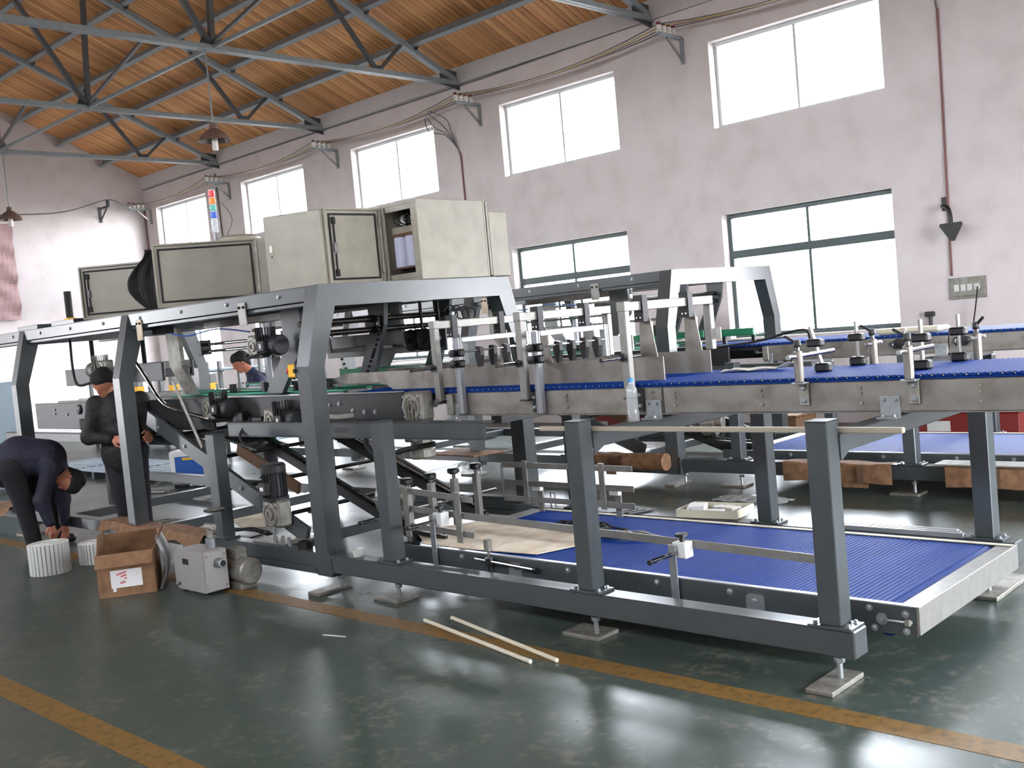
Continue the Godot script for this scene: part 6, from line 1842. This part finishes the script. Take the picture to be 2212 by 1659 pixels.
# ------------------------------------------------------------------ what shows between and beyond the lines
func background() -> void:
	# red crates and brown cartons by the window wall
	var items := [[-4.7, -3.6, -11.4, 0.28, "red_crate", "long red crate on the floor under the tall window"], [-2.7, -1.6, -11.3, 0.3, "red_crate", "long red crate on the floor by the socket board wall"], [-6.6, -6.0, -11.2, 0.26, "brown_carton", "small brown carton on the floor by the window wall"], [-9.3, -8.3, -11.3, 0.3, "red_crate", "red crate on the floor behind the window-side incline"]]
	for a in items:
		var m: Material = M.red_crate if a[4] == "red_crate" else M.card
		var t := thing(a[4], a[5], "crate" if a[4] == "red_crate" else "carton", Vector3((a[0] + a[1]) / 2, 0, a[2]))
		bx("body", t, Vector3(a[0], 0, a[2] - 0.25), Vector3(a[1], a[3], a[2] + 0.25), m, 0.01)
		bx("lid_rim", t, Vector3(a[0] - 0.01, a[3], a[2] - 0.26), Vector3(a[1] + 0.01, a[3] + 0.03, a[2] + 0.26), m, 0.006)
		bx("label", t, Vector3(a[0] + 0.15, a[3] * 0.3, a[2] + 0.25), Vector3(a[0] + 0.4, a[3] * 0.7, a[2] + 0.252), M.label_white, 0.0)
	# carton with green tape piece on the window-side conveyor
	var g := thing("green_guard_box", "green sheet-metal guard tray on the window-side conveyor beside its portal", "guard", Vector3(-5.3, 1.30, -8.75))
	bx("tray", g, Vector3(-5.70, 1.345, -8.9), Vector3(-5.25, 1.41, -8.87), M.green)
	bx("tray_bottom", g, Vector3(-5.70, 1.34, -9.1), Vector3(-5.25, 1.345, -8.87), M.green)
	bx("leg", g, Vector3(-5.66, 1.262, -9.0), Vector3(-5.62, 1.34, -8.96), M.black)
	bx("leg", g, Vector3(-5.33, 1.262, -9.0), Vector3(-5.29, 1.34, -8.96), M.black)
	var pk := thing("wrapped_parcel", "cream wrapped parcel behind the upper blue belt", "parcel", Vector3(-3.6, 1.262, -8.8))
	bx("body", pk, Vector3(-3.95, 1.267, -8.98), Vector3(-3.4, 1.315, -8.72), M.ivory, 0.02)
	bx("strap", pk, Vector3(-3.7, 1.2665, -8.985), Vector3(-3.68, 1.317, -8.715), M.paper, 0.0)
	# bearings and a dark motor at the gap of the window-side conveyor
	for i in 2:
		var x: float = [-3.72, -3.2][i]
		var fb := thing("flange_bearing", ["black flange bearing with shaft end on the window-side panel, beside the dark block", "black flange bearing with shaft end on the window-side panel, before the tall window"][i], "bearing", Vector3(x, 1.2, -8.63), "flange bearings")
		prism("flange", fb, [Vector2(x - 0.07, 1.185), Vector2(x - 0.05, 1.21), Vector2(x, 1.235), Vector2(x + 0.06, 1.215), Vector2(x + 0.07, 1.18), Vector2(x + 0.04, 1.15), Vector2(x - 0.03, 1.145)], 2, -8.645, -8.615, M.black)
		cyl("shaft_end", fb, Vector3(x - 0.01, 1.19, -8.615), Vector3(x - 0.01, 1.19, -8.5), 0.02, M.chrome)
	# racking and pale panels at the far left, beyond the workers
	for i in 4:
		var x: float = -15.0 - 1.6 * i
		var r := thing("storage_rack", "grey steel rack with pale panels beyond the workers, number of bays unseen", "rack", Vector3(x, 0, -9.4), "racks in the far corner")
		r.set_meta("label", "grey steel rack with pale boards, %s from the workers towards the end wall" % ["first", "second", "third", "fourth"][i])
		for dx in [0.0, 1.2]:
			for dz in [0.0, 0.6]:
				bx("upright", r, Vector3(x + dx - 0.03, 0, -9.4 + dz - 0.03), Vector3(x + dx + 0.03, 1.5, -9.4 + dz + 0.03), M.paint)
		for k in 4:
			var y := 0.2 + 0.38 * k
			bx("shelf", r, Vector3(x - 0.02, y, -9.42), Vector3(x + 1.22, y + 0.03, -8.78), M.pale_blue)
	for i in 3:
		var x: float = -13.2 - 1.1 * i
		var c := thing("yellow_post", "grey machine post with yellow sleeve between the lines, %s from the workers" % ["first", "second", "third"][i], "post", Vector3(x, 0, -7.6), "yellow posts between the lines")
		bx("post", c, Vector3(x - 0.05, 0, -7.65), Vector3(x + 0.05, 1.35, -7.55), M.paint)
		bx("yellow_sleeve", c, Vector3(x - 0.058, 1.0, -7.658), Vector3(x + 0.058, 1.22, -7.542), M.yellow)
		bx("foot", c, Vector3(x - 0.1, 0, -7.7), Vector3(x + 0.1, 0.02, -7.5), M.paint)
	# pallets of slats behind the bending worker
	for i in 3:
		var x: float = -16.5 + 1.35 * i
		var p := thing("slat_pallet", "low grey slatted pallet on the floor, %s from the end wall" % ["first", "second", "third"][i], "pallet", Vector3(x, 0, -6.9), "slatted pallets between the lines")
		for k in 9:
			bx("slat", p, Vector3(x, 0.1, -7.4 + 0.12 * k), Vector3(x + 1.2, 0.12, -7.33 + 0.12 * k), M.pale_blue)
		for k in 3:
			bx("bearer", p, Vector3(x + 0.55 * k, 0, -7.42), Vector3(x + 0.08 + 0.55 * k, 0.1, -6.35), M.paint)
	# tall pale panel stack at the far left
	var pp := thing("panel_stack", "stack of pale blue-grey panels leaning on a frame left of the bending worker", "panels", Vector3(-14.6, 0, -4.9))
	for k in 3:
		bt("panel", pp, Vector3(-14.8 + 0.05 * k, 0.75, -4.9), Vector3(0.02, 1.5, 1.1), Basis(Vector3(0, 0, 1), -0.06), M.pale_blue)
	bx("frame_foot", pp, Vector3(-14.95, 0, -5.5), Vector3(-14.55, 0.06, -4.3), M.paint)
